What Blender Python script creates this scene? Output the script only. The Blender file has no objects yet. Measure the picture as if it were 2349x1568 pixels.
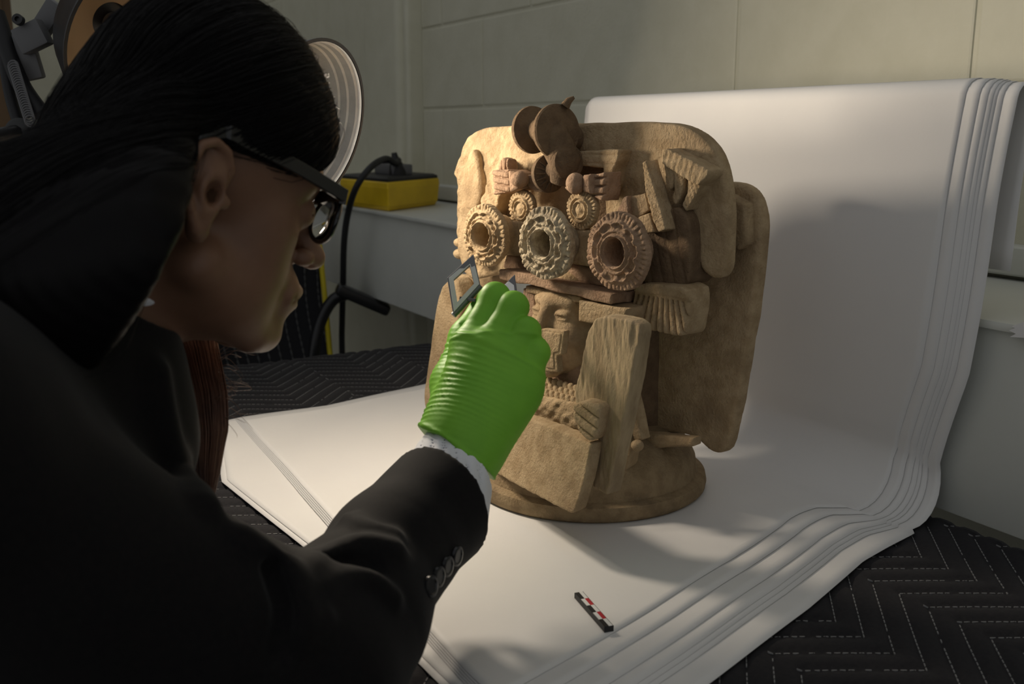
import bpy, bmesh, math, random
import numpy as np
from mathutils import Vector, Matrix

random.seed(7)
RNG = np.random.default_rng(7)
SC = bpy.context.scene
COL = SC.collection

# ------------------------------------------------------------------ camera
F = 2284.0                       # focal length in pixels of the 2349 x 1568 frame
PITCH, YAW = math.radians(12), math.radians(30)
TZ = 0.75                        # height of the padded table top
CAM = np.array([0.0, 0.0, TZ + 0.38])
FH = np.array([math.sin(YAW), math.cos(YAW), 0.0])
RT = np.array([math.cos(YAW), -math.sin(YAW), 0.0])
UP = np.array([0.0, 0.0, 1.0])
FW = FH * math.cos(PITCH) - UP * math.sin(PITCH)
CU = UP * math.cos(PITCH) + FH * math.sin(PITCH)
cam_data = bpy.data.cameras.new('camera')
cam_data.sensor_width = 36.0
cam_data.lens = F / 2349 * 36
cam_data.clip_start = 0.02
cam_data.dof.use_dof = True
cam_data.dof.focus_distance = 0.98
cam_data.dof.aperture_fstop = 9.0
cam = bpy.data.objects.new('camera', cam_data)
COL.objects.link(cam)
cam.location = CAM
cam.rotation_euler = (math.pi / 2 - PITCH, 0, -YAW)
SC.camera = cam

# ------------------------------------------------------------------ light
world = bpy.data.worlds.new('room_light')
SC.world = world
world.use_nodes = True
world.node_tree.nodes['Background'].inputs[0].default_value = (0.94, 0.955, 0.96, 1)
world.node_tree.nodes['Background'].inputs[1].default_value = 0.29
BULB_POWER = 118.0               # emission strength of the reflector bulb in the desk lamp
BULB_POWER_2 = 205.0             # and of the one in the spring-arm lamp behind the hair
SC.view_settings.view_transform = 'Standard'
SC.view_settings.look = 'None'
SC.view_settings.exposure = 0.18
SC.view_settings.gamma = 1.0
SC.view_settings.use_curve_mapping = False


# ------------------------------------------------------------------ measuring helpers
def ray(x, y):
    return FW + RT * ((x - 1174.5) / F) - CU * ((y - 784) / F)

def dep(x, y, d):                # the point seen at a pixel, d metres along the view axis
    return CAM + ray(x, y) * d

def tab(x, y, z=TZ):             # the point seen at a pixel on the table
    d = ray(x, y)
    return CAM + d * ((z - CAM[2]) / d[2])

def on_plane(x, y, p0, n):
    d = ray(x, y)
    return CAM + d * (np.dot(np.asarray(p0) - CAM, n) / np.dot(d, n))

def unit(v):
    v = np.asarray(v, float)
    return v / np.linalg.norm(v)


# ------------------------------------------------------------------ object helpers
def tag(o, label=None, cat=None, group=None, kind=None):
    if label: o['label'] = label
    if cat: o['category'] = cat
    if group: o['group'] = group
    if kind: o['kind'] = kind
    return o

def empty(name, loc=(0, 0, 0)):
    o = bpy.data.objects.new(name, None)
    COL.objects.link(o)
    o.location = loc
    o.empty_display_size = 0.02
    return o

def link(name, me, mat=None, parent=None):
    o = bpy.data.objects.new(name, me)
    COL.objects.link(o)
    if mat is not None and not me.materials:
        me.materials.append(mat)
    if parent is not None:
        o.parent = parent
        o.matrix_parent_inverse = Matrix.Translation(-Vector(parent.location))
    return o

def mesh(name, verts, faces, mat=None, parent=None, smooth=False, auto=None):
    me = bpy.data.meshes.new(name)
    me.from_pydata([tuple(map(float, v)) for v in verts], [], [tuple(map(int, f)) for f in faces])
    me.update()
    bm = bmesh.new(); bm.from_mesh(me)
    bmesh.ops.recalc_face_normals(bm, faces=bm.faces)
    bm.to_mesh(me); bm.free()
    if smooth:
        me.polygons.foreach_set('use_smooth', [True] * len(me.polygons))
    if auto is not None:
        me.polygons.foreach_set('use_smooth', [True] * len(me.polygons))
        me.set_sharp_from_angle(angle=math.radians(auto))
    return link(name, me, mat, parent)

def bm_obj(name, bm, mat=None, parent=None, auto=35):
    me = bpy.data.meshes.new(name)
    bmesh.ops.recalc_face_normals(bm, faces=bm.faces)
    bm.to_mesh(me); bm.free()
    if auto is not None:
        me.polygons.foreach_set('use_smooth', [True] * len(me.polygons))
        me.set_sharp_from_angle(angle=math.radians(auto))
    return link(name, me, mat, parent)

def frame_matrix(o, x, y, z):
    m = Matrix.Identity(4)
    for i, a in enumerate((x, y, z)):
        for k in range(3): m[k][i] = a[k]
    for k in range(3): m[k][3] = o[k]
    return m

def bm_box(bm, c, size, ax=None, bevel=0.0, seg=2):
    r = bmesh.ops.create_cube(bm, size=1.0)
    vs = r['verts']
    ax = ax or (np.array([1., 0, 0]), np.array([0, 1., 0]), np.array([0, 0, 1.]))
    for v in vs:
        q = np.asarray(c, float) + ax[0] * v.co.x * size[0] + ax[1] * v.co.y * size[1] + ax[2] * v.co.z * size[2]
        v.co = q
    if bevel > 0:
        es = list({e for v in vs for e in v.link_edges})
        bmesh.ops.bevel(bm, geom=es, offset=bevel, segments=seg, affect='EDGES', profile=0.6)

def box(name, lo, hi, mat, parent=None, bevel=0.0):
    bm = bmesh.new()
    lo, hi = np.array(lo, float), np.array(hi, float)
    bm_box(bm, (lo + hi) / 2, hi - lo, bevel=bevel)
    return bm_obj(name, bm, mat, parent)

def basis(axis):
    a = unit(axis)
    h = UP if abs(a[2]) < 0.9 else np.array([1.0, 0, 0])
    u = unit(np.cross(h, a)); v = np.cross(a, u)
    return u, v, a

def lathe_data(profile, c, axis, n=48, u=None):
    uu, vv, a = basis(axis)
    V, Fc = [], []
    m = len(profile)
    for i in range(n):
        t = 2 * math.pi * i / n
        for (r, h) in profile:
            V.append(np.asarray(c) + (uu * math.cos(t) + vv * math.sin(t)) * r + a * h)
    for i in range(n):
        j = (i + 1) % n
        for k in range(m - 1):
            Fc.append((i * m + k, j * m + k, j * m + k + 1, i * m + k + 1))
    if profile[0][0] > 1e-6: Fc.append([i * m for i in range(n)][::-1])
    if profile[-1][0] > 1e-6: Fc.append([i * m + m - 1 for i in range(n)])
    return V, Fc

def lathe(name, profile, c, axis, mat, parent=None, n=48, auto=35, cap=True):
    V, Fc = lathe_data(profile, c, axis, n)
    if not cap: Fc = [f for f in Fc if len(f) == 4]
    o = mesh(name, V, Fc, mat, parent, auto=auto)
    bm = bmesh.new(); bm.from_mesh(o.data)
    bmesh.ops.remove_doubles(bm, verts=bm.verts, dist=1e-6)
    bm.to_mesh(o.data); bm.free()
    return o

def spline(pts, n):               # Catmull-Rom through points
    P = np.asarray(pts, float)
    if len(P) == 2:
        t = np.linspace(0, 1, n)[:, None]
        return P[0] * (1 - t) + P[1] * t
    P = np.vstack([2 * P[0] - P[1], P, 2 * P[-1] - P[-2]])
    out = []
    ts = np.linspace(0, len(P) - 3 - 1e-6, n)
    for t in ts:
        i = int(t); f = t - i
        p0, p1, p2, p3 = P[i:i + 4]
        out.append(0.5 * ((2 * p1) + (p2 - p0) * f + (2 * p0 - 5 * p1 + 4 * p2 - p3) * f * f + (3 * p1 - p0 - 3 * p2 + p3) * f ** 3))
    return np.array(out)

def tube_data(path, r, seg=8, V=None, Fc=None, cap=True):
    V = [] if V is None else V
    Fc = [] if Fc is None else Fc
    P = np.asarray(path, float); n = len(P)
    rr = np.full(n, r) if np.isscalar(r) else np.asarray(r)
    T = np.gradient(P, axis=0); T /= np.linalg.norm(T, axis=1)[:, None] + 1e-12
    u = basis(T[0])[0]
    b = len(V)
    for i in range(n):
        u = u - T[i] * np.dot(u, T[i]); u = u / (np.linalg.norm(u) + 1e-12)
        w = np.cross(T[i], u)
        for k in range(seg):
            t = 2 * math.pi * k / seg
            V.append(P[i] + (u * math.cos(t) + w * math.sin(t)) * rr[i])
    for i in range(n - 1):
        for k in range(seg):
            k2 = (k + 1) % seg
            Fc.append((b + i * seg + k, b + i * seg + k2, b + (i + 1) * seg + k2, b + (i + 1) * seg + k))
    if cap:
        Fc.append([b + k for k in range(seg)][::-1]); Fc.append([b + (n - 1) * seg + k for k in range(seg)])
    return V, Fc

def tube(name, path, r, mat, parent=None, seg=10, n=None):
    if n: path = spline(path, n)
    V, Fc = tube_data(path, r, seg)
    return mesh(name, V, Fc, mat, parent, auto=50)

def copy_tree(o, parent=None):
    c = o.copy(); COL.objects.link(c)
    if parent is not None: c.parent = parent
    for ch in o.children: copy_tree(ch, c)
    return c


# ------------------------------------------------------------------ materials
def mat(name, col, rough=0.6, col2=None, scale=30.0, mix=(0.35, 0.65), bump=0.0, bscale=200.0, metal=0.0, spec=0.5,
        col3=None, scale3=8.0, mix3=(0.5, 0.75), stretch=(1, 1, 1), sheen=0.0, sss=0.0, trans=0.0, transl=None,
        emit=None, estr=0.0, ior=1.45, alpha=1.0, bdist=0.001, detail=6.0, coat=0.0):
    m = bpy.data.materials.new(name)
    m.use_nodes = True
    nt = m.node_tree; N = nt.nodes; L = nt.links
    b = N['Principled BSDF']
    b.inputs['Base Color'].default_value = (*col, 1)
    b.inputs['Roughness'].default_value = rough
    b.inputs['Metallic'].default_value = metal
    b.inputs['Specular IOR Level'].default_value = spec
    b.inputs['Sheen Weight'].default_value = sheen
    b.inputs['Coat Weight'].default_value = coat
    b.inputs['IOR'].default_value = ior
    b.inputs['Alpha'].default_value = alpha
    b.inputs['Transmission Weight'].default_value = trans
    if sss:
        b.inputs['Subsurface Weight'].default_value = sss
        b.inputs['Subsurface Radius'].default_value = (0.008, 0.003, 0.0015)
        b.inputs['Subsurface Scale'].default_value = 1.0
    if emit:
        b.inputs['Emission Color'].default_value = (*emit, 1)
        b.inputs['Emission Strength'].default_value = estr
    tc = N.new('ShaderNodeTexCoord')
    mp = N.new('ShaderNodeMapping'); mp.inputs['Scale'].default_value = stretch
    L.new(tc.outputs['Object'], mp.inputs['Vector'])
    def noise(sc, det=detail, ro=0.6):
        t = N.new('ShaderNodeTexNoise')
        t.inputs['Scale'].default_value = sc; t.inputs['Detail'].default_value = det; t.inputs['Roughness'].default_value = ro
        L.new(mp.outputs['Vector'], t.inputs['Vector'])
        return t.outputs['Fac']
    out = None
    if col2 is not None:
        r = N.new('ShaderNodeMapRange')
        r.inputs['From Min'].default_value, r.inputs['From Max'].default_value = mix
        L.new(noise(scale), r.inputs['Value'])
        mx = N.new('ShaderNodeMix'); mx.data_type = 'RGBA'
        mx.inputs[6].default_value = (*col, 1); mx.inputs[7].default_value = (*col2, 1)
        L.new(r.outputs[0], mx.inputs[0]); out = mx.outputs[2]
        if col3 is not None:
            r3 = N.new('ShaderNodeMapRange')
            r3.inputs['From Min'].default_value, r3.inputs['From Max'].default_value = mix3
            L.new(noise(scale3), r3.inputs['Value'])
            m3 = N.new('ShaderNodeMix'); m3.data_type = 'RGBA'
            L.new(out, m3.inputs[6]); m3.inputs[7].default_value = (*col3, 1)
            L.new(r3.outputs[0], m3.inputs[0]); out = m3.outputs[2]
        L.new(out, b.inputs['Base Color'])
    if bump:
        bp = N.new('ShaderNodeBump'); bp.inputs['Strength'].default_value = bump; bp.inputs['Distance'].default_value = bdist
        L.new(noise(bscale), bp.inputs['Height']); L.new(bp.outputs[0], b.inputs['Normal'])
    if transl is not None:
        tr = N.new('ShaderNodeBsdfTranslucent'); tr.inputs[0].default_value = (*transl[0], 1)
        ms = N.new('ShaderNodeMixShader'); ms.inputs[0].default_value = transl[1]
        L.new(b.outputs[0], ms.inputs[1]); L.new(tr.outputs[0], ms.inputs[2])
        L.new(ms.outputs[0], N['Material Output'].inputs['Surface'])
    return m


# ------------------------------------------------------------------ sculpting with distance fields
def s_cap(p, a, b, ra, rb=None):
    rb = ra if rb is None else rb
    a = np.asarray(a, np.float32); b = np.asarray(b, np.float32)
    ab = b - a; L2 = float(ab @ ab) + 1e-12
    q = p - a
    t = np.clip((q @ ab) / L2, 0, 1)
    q = q - t[:, None] * ab
    return np.sqrt((q * q).sum(1)) - (ra + (rb - ra) * t)

def s_ell(p, c, r, R=None):
    q = p - np.asarray(c, np.float32)
    if R is not None: q = q @ np.asarray(R, np.float32)
    r = np.asarray(r, np.float32)
    k0 = np.sqrt(((q / r) ** 2).sum(1)); k1 = np.sqrt(((q / (r * r)) ** 2).sum(1)) + 1e-9
    return k0 * (k0 - 1) / k1

def s_box(p, c, h, r=0.0, R=None):
    q = p - np.asarray(c, np.float32)
    if R is not None: q = q @ np.asarray(R, np.float32)
    q = np.abs(q) - (np.asarray(h, np.float32) - r)
    return np.sqrt((np.maximum(q, 0) ** 2).sum(1)) + np.minimum(q.max(1), 0) - r

def s_chain(p, pts, rad, k=0.0):
    d = None
    for i in range(len(pts) - 1):
        e = s_cap(p, pts[i], pts[i + 1], rad[i], rad[i + 1])
        d = e if d is None else (smin(d, e, k) if k else np.minimum(d, e))
    return d

def smin(a, b, k):
    h = np.maximum(k - np.abs(a - b), 0) / k
    return np.minimum(a, b) - h * h * k * 0.25

def smax(a, b, k):
    return -smin(-a, -b, k)

def wob(p, s, seed=0):            # smooth pseudo-noise in -1..1
    r = np.random.default_rng(seed)
    o = np.zeros(len(p), np.float32)
    for i in range(4):
        d = r.normal(size=3); d /= np.linalg.norm(d)
        o += np.sin((p @ (d * s * (0.7 + 0.6 * r.random())).astype(np.float32)) + np.float32(r.random() * 6.28))
    return o / 4

def sculpt(name, f, lo, hi, h, mt, parent=None, B=8):
    lo = np.asarray(lo, float); hi = np.asarray(hi, float)
    nb = np.ceil((hi - lo) / (h * B)).astype(int)
    n = nb * B
    bi = np.stack(np.meshgrid(*[np.arange(k) for k in nb], indexing='ij'), -1).reshape(-1, 3)
    bc = (lo + (bi * B + (B - 1) / 2) * h).astype(np.float32)
    fv = f(bc)
    act = np.abs(fv) < B * h * 1.35
    V = np.repeat(np.repeat(np.repeat(np.where(fv < 0, -1, 1).astype(np.float32).reshape(nb), B, 0), B, 1), B, 2)
    ids = bi[act] * B
    b2 = B
    while b2 > 4:                                     # refine the active blocks before filling them in
        b2 //= 2
        o2 = np.stack(np.meshgrid(*[np.arange(2) * b2] * 3, indexing='ij'), -1).reshape(-1, 3)
        ids = (ids[:, None, :] + o2[None]).reshape(-1, 3)
        fv = np.concatenate([f((lo + (c + (b2 - 1) / 2) * h).astype(np.float32)) for c in np.array_split(ids, max(1, len(ids) // 200000))])
        act = np.abs(fv) < b2 * h * 1.5
        o3 = np.stack(np.meshgrid(*[np.arange(b2)] * 3, indexing='ij'), -1).reshape(-1, 3)
        off_ = ids[~act]
        sg = np.where(fv[~act] < 0, -1, 1).astype(np.float32)
        for c, g in zip(np.array_split(off_, max(1, len(off_) // 20000)), np.array_split(sg, max(1, len(off_) // 20000))):
            ix = (c[:, None, :] + o3[None]).reshape(-1, 3)
            V[ix[:, 0], ix[:, 1], ix[:, 2]] = np.repeat(g, len(o3))
        ids = ids[act]
    off = np.stack(np.meshgrid(*[np.arange(b2)] * 3, indexing='ij'), -1).reshape(-1, 3)
    step = 4000
    for s in range(0, len(ids), step):
        blk = ids[s:s + step]
        idx = (blk[:, None, :] + off[None]).reshape(-1, 3)
        V[idx[:, 0], idx[:, 1], idx[:, 2]] = f((lo + idx * h).astype(np.float32))
    ins = V < 0
    ins[0] = ins[-1] = False; ins[:, 0] = ins[:, -1] = False; ins[:, :, 0] = ins[:, :, -1] = False
    V = np.where(ins, np.minimum(V, -1e-9), np.maximum(V, 1e-9))
    c8 = [ins[a:a + n[0] - 1, b:b + n[1] - 1, c:c + n[2] - 1] for a in (0, 1) for b in (0, 1) for c in (0, 1)]
    cnt = np.zeros(tuple(n - 1), np.int8)
    for c in c8: cnt += c
    cells = np.argwhere((cnt > 0) & (cnt < 8))
    vid = np.full(tuple(n - 1), -1, np.int32)
    vid[cells[:, 0], cells[:, 1], cells[:, 2]] = np.arange(len(cells))
    acc = np.zeros((len(cells), 3)); num = np.zeros(len(cells))
    corners = [(a, b, c) for a in (0, 1) for b in (0, 1) for c in (0, 1)]
    for i in range(8):
        for j in range(i + 1, 8):
            A, Bc = np.array(corners[i]), np.array(corners[j])
            if np.abs(A - Bc).sum() != 1: continue
            ia = cells + A; ib = cells + Bc
            va = V[ia[:, 0], ia[:, 1], ia[:, 2]]; vb = V[ib[:, 0], ib[:, 1], ib[:, 2]]
            m = (va < 0) != (vb < 0)
            t = np.where(m, va / (va - vb + 1e-20), 0)
            acc[m] += (A + (Bc - A) * t[:, None])[m]; num[m] += 1
    P = lo + (cells + acc / num[:, None]) * h
    faces = []
    for ax in range(3):
        sl0 = [slice(1, n[k] - 1) for k in range(3)]; sl1 = list(sl0)
        sl0[ax] = slice(0, n[ax] - 1); sl1[ax] = slice(1, n[ax])
        a = ins[tuple(sl0)]; b = ins[tuple(sl1)]
        for flip in (False, True):
            e = np.argwhere((a & ~b) if not flip else (~a & b))
            if not len(e): continue
            base = e.copy()
            for k in range(3):
                if k != ax: base[:, k] += 1
            u, v = (ax + 1) % 3, (ax + 2) % 3
            def q(du, dv):
                g = base.copy(); g[:, u] -= du; g[:, v] -= dv
                return vid[g[:, 0], g[:, 1], g[:, 2]]
            quad = np.stack([q(0, 0), q(1, 0), q(1, 1), q(0, 1)], 1)
            if flip: quad = quad[:, ::-1]
            faces.append(quad)
    Q = np.concatenate(faces)
    Q = Q[(Q >= 0).all(1)]
    me = bpy.data.meshes.new(name)
    me.vertices.add(len(P)); me.vertices.foreach_set('co', P.astype(np.float32).ravel())
    me.loops.add(len(Q) * 4); me.loops.foreach_set('vertex_index', Q.astype(np.int32).ravel())
    me.polygons.add(len(Q))
    me.polygons.foreach_set('loop_start', np.arange(0, len(Q) * 4, 4, dtype=np.int32))
    me.polygons.foreach_set('use_smooth', np.ones(len(Q), bool))
    me.update(calc_edges=True)
    me.validate()
    return link(name, me, mt, parent)

def trace(f, x, y, d0=0.3, d1=2.5, n=90):   # first hit of a pixel's ray with a distance field
    r = ray(x, y); L = np.linalg.norm(r); t = d0
    for _ in range(n):
        d = float(f((CAM + r * t)[None].astype(np.float32))[0])
        if d < 2e-4: break
        t += d * 0.8 / L
        if t > d1: return None
    return CAM + r * t

# ================================================================== the setting
M_WALL = mat('painted_block', (0.60, 0.585, 0.47), 0.55, (0.56, 0.545, 0.43), 14, bump=0.35, bscale=90, bdist=0.003)
M_WHITE = mat('white_paint', (0.62, 0.63, 0.58), 0.5, (0.56, 0.57, 0.53), 4, bump=0.1, bscale=60)
M_FLOOR = mat('floor_grey', (0.09, 0.09, 0.09), 0.5, (0.06, 0.06, 0.06), 6)
XW = 1.12
floor = box('floor', (-2.5, -2.0, -0.05), (1.3, 4.8, 0.0), M_FLOOR); tag(floor, kind='structure')
wall_right = box('wall_right', (XW + 0.003, -0.9, 0), (1.3, 4.7, 2.5), M_WALL); tag(wall_right, kind='structure')
wall_back = box('wall_back', (-2.5, 4.6, 0), (XW + 0.004, 4.8, 2.5), M_WALL); tag(wall_back, kind='structure')

def block_wall(parent, x, ylo, yhi, z0=1.183, ch=0.197, y0=0.812, bl=0.421):
    gap = 0.006
    protos = {}
    for row in range(-6, 7):
        zl = z0 + row * ch
        if zl < -0.01 or zl > 2.45: continue
        sh = y0 if row % 2 == 0 else y0 + bl / 2
        k0 = math.floor((ylo - sh) / bl) - 1
        for k in range(k0, k0 + 30):
            a, b = max(sh + k * bl + gap / 2, ylo), min(sh + (k + 1) * bl - gap / 2, yhi)
            if b - a < 0.02: continue
            if row == 0 and abs(sh + k * bl - 1.233) < 0.02: b += bl          # joint filled with paint
            if row == 0 and abs(sh + k * bl - 1.654) < 0.02: continue
            key = round(b - a, 3)
            if key not in protos:
                bm = bmesh.new()
                bm_box(bm, (0.01, 0, 0), (0.02, b - a, ch - gap), bevel=0.0035, seg=2)
                me = bpy.data.meshes.new('block')
                bm.to_mesh(me); bm.free(); me.materials.append(M_WALL)
                protos[key] = me
            o = bpy.data.objects.new('block', protos[key]); COL.objects.link(o)
            o.location = (x + random.uniform(-0.0006, 0.0006), (a + b) / 2, zl + ch / 2)
            o.parent = parent
block_wall(wall_right, XW, -0.9, 2.40)
block_wall(wall_right, XW, 3.10, 4.58)

# smooth boxed-in column between the two stretches of block wall
bm = bmesh.new(); bm_box(bm, (XW - 0.012, 2.75, 1.25), (0.06, 0.70, 2.5), bevel=0.012, seg=4)
t = bm_obj('trim_1', bm, M_WALL); tag(t, kind='structure')
bm = bmesh.new(); bm_box(bm, (XW - 0.035, 2.535, 1.25), (0.05, 0.225, 2.5), bevel=0.02, seg=4)
t = bm_obj('trim_2', bm, M_WALL); tag(t, kind='structure')
bm = bmesh.new(); bm_box(bm, (XW - 0.012, 0.9, 0.979), (0.028, 3.0, 0.036), bevel=0.006, seg=3)
t = bm_obj('trim_3', bm, M_WHITE); tag(t, kind='structure')

# white boxed ledge along the wall
ledge = empty('wall_ledge', (0.98, 1.0, 0.75))
tag(ledge, 'long white painted box ledge running along the block wall', 'ledge')
bm = bmesh.new(); bm_box(bm, (0.99, 1.05, 0.850), (0.266, 3.9, 0.196), bevel=0.002); bm_obj('body', bm, M_WHITE, ledge)
bm = bmesh.new(); bm_box(bm, (0.982, 1.05, 0.9515), (0.270, 3.9, 0.009), bevel=0.003); bm_obj('top_board', bm, M_WHITE, ledge)

# ------------------------------------------------------------------ table and quilted blanket
M_STEEL = mat('grey_steel', (0.25, 0.25, 0.26), 0.4, metal=0.8)
M_LAM = mat('laminate', (0.3, 0.27, 0.22), 0.5)
tb = empty('work_table', (0.42, 0.8, 0))
tag(tb, 'long work table hidden under a dark quilted blanket', 'table')
box('table_top', (0.03, 0.03, 0.70), (0.835, 1.60, 0.738), M_LAM, tb, bevel=0.004)
for lx in (0.09, 0.78):
    for ly in (0.10, 1.52):
        tube('leg', [(lx, ly, 0.0), (lx, ly, 0.70)], 0.017, M_STEEL, tb, 12)

M_QUILT = mat('quilt_cloth', (0.010, 0.0095, 0.012), 0.9, (0.016, 0.015, 0.017), 250, bump=0.4, bscale=900, spec=0.2, sheen=0.06, bdist=0.0006)
M_STITCH = mat('stitch_thread', (0.22, 0.22, 0.22), 0.8)
ZP, ZS = 0.163, 0.0285
def zig(x):
    w = np.mod(0.835 - x, ZP); k = np.floor((0.835 - x) / ZP)
    return np.where(w < 0.083, -0.092 * w / 0.083, -0.092 + 0.045 * (w - 0.083) / 0.08) - 0.047 * k
def quilt_z(x, y):
    q = (y - 0.586 - zig(x)) / ZS
    d = np.abs(q - np.round(q)) * ZS * 0.72
    return -0.0028 * np.exp(-(d / 0.0032) ** 2) + 0.0007 * np.sin(31 * x + 17 * y) * np.sin(23 * y - 9 * x)
bx0, bx1, by0, by1 = 0.0, 0.845, 0.0, 1.62
def drape(u, v):   # distances beyond the table edge hang down
    x = min(max(u, bx0), bx1); y = min(max(v, by0), by1)
    over = math.hypot(u - x, v - y)
    return x, y, over, u - x, v - y
us = np.arange(-0.20, bx1 + 0.001, 0.0045); vs = np.arange(-0.16, by1 + 0.20, 0.0045)
U, Vv = np.meshgrid(us, vs, indexing='ij')
Xc = np.clip(U, bx0, bx1); Yc = np.clip(Vv, by0, by1)
ox, oy = U - Xc, Vv - Yc
over = np.hypot(ox, oy)
rad = 0.012
ang = np.clip(over / rad, 0, math.pi / 2)
outw = rad * np.sin(ang) * 1.0 + 0.010 * np.clip(over - 0.02, 0, 1) * np.sin(40 * (U + Vv))
down = rad * (1 - np.cos(ang)) + np.clip(over - rad * math.pi / 2, 0, None)
nx = np.where(over > 0, ox / np.maximum(over, 1e-9), 0); ny = np.where(over > 0, oy / np.maximum(over, 1e-9), 0)
Z = TZ - 0.001 + quilt_z(U, Vv) - down
Xg, Yg = Xc + nx * outw, Yc + ny * outw
verts = np.stack([Xg, Yg, Z], -1).reshape(-1, 3)
nu, nv = U.shape
idx = np.arange(nu * nv).reshape(nu, nv)
faces = np.stack([idx[:-1, :-1], idx[1:, :-1], idx[1:, 1:], idx[:-1, 1:]], -1).reshape(-1, 4)
me = bpy.data.meshes.new('moving_blanket')
me.from_pydata(verts.tolist(), [], faces.tolist()); me.polygons.foreach_set('use_smooth', [True] * len(me.polygons))
blanket = link('moving_blanket', me, M_QUILT)
sm = blanket.modifiers.new('cloth', 'SOLIDIFY'); sm.thickness = 0.006; sm.offset = -1
tag(blanket, 'black quilted moving blanket with white zigzag stitching covering the table', 'blanket')
SV, SF = [], []
for k in range(-4, 70):
    y0 = 0.586 + (k - 12) * ZS
    x = bx1 - 0.004
    while x > bx0 + 0.005:
        w = (0.835 - x) % ZP
        sl = 1.108 if w < 0.083 else -0.5625
        n = math.hypot(1, sl); dx, dy = -1 / n, -sl / n
        L = random.uniform(0.0036, 0.0046)
        a = np.array([x, y0 + float(zig(x))])
        b = a + np.array([dx, dy]) * L
        if by0 + 0.01 < a[1] < by1 - 0.01 and random.random() < 0.95:
            px, py = -dy * 0.00042, dx * 0.00042
            base = len(SV)
            za, zb = TZ + float(quilt_z(a[0], a[1])), TZ + float(quilt_z(b[0], b[1]))
            for (qx, qy, qz) in ((a[0] + px, a[1] + py, za), (a[0] - px, a[1] - py, za), (b[0] - px, b[1] - py, zb), (b[0] + px, b[1] + py, zb)):
                SV.append((qx, qy, qz - 0.0012))
            for (qx, qy, qz) in ((a[0] + px, a[1] + py, za), (a[0] - px, a[1] - py, za), (b[0] - px, b[1] - py, zb), (b[0] + px, b[1] + py, zb)):
                SV.append((qx, qy, qz + 0.0002))
            SF += [tuple(base + i for i in f) for f in ((4, 5, 6, 7), (0, 1, 5, 4), (1, 2, 6, 5), (2, 3, 7, 6), (3, 0, 4, 7))]
        x += dx * (L + random.uniform(0.0018, 0.0026))
me = bpy.data.meshes.new('stitching'); me.from_pydata(SV, [], SF)
st = link('stitching', me, M_STITCH, blanket); st['kind'] = 'stuff'

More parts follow.
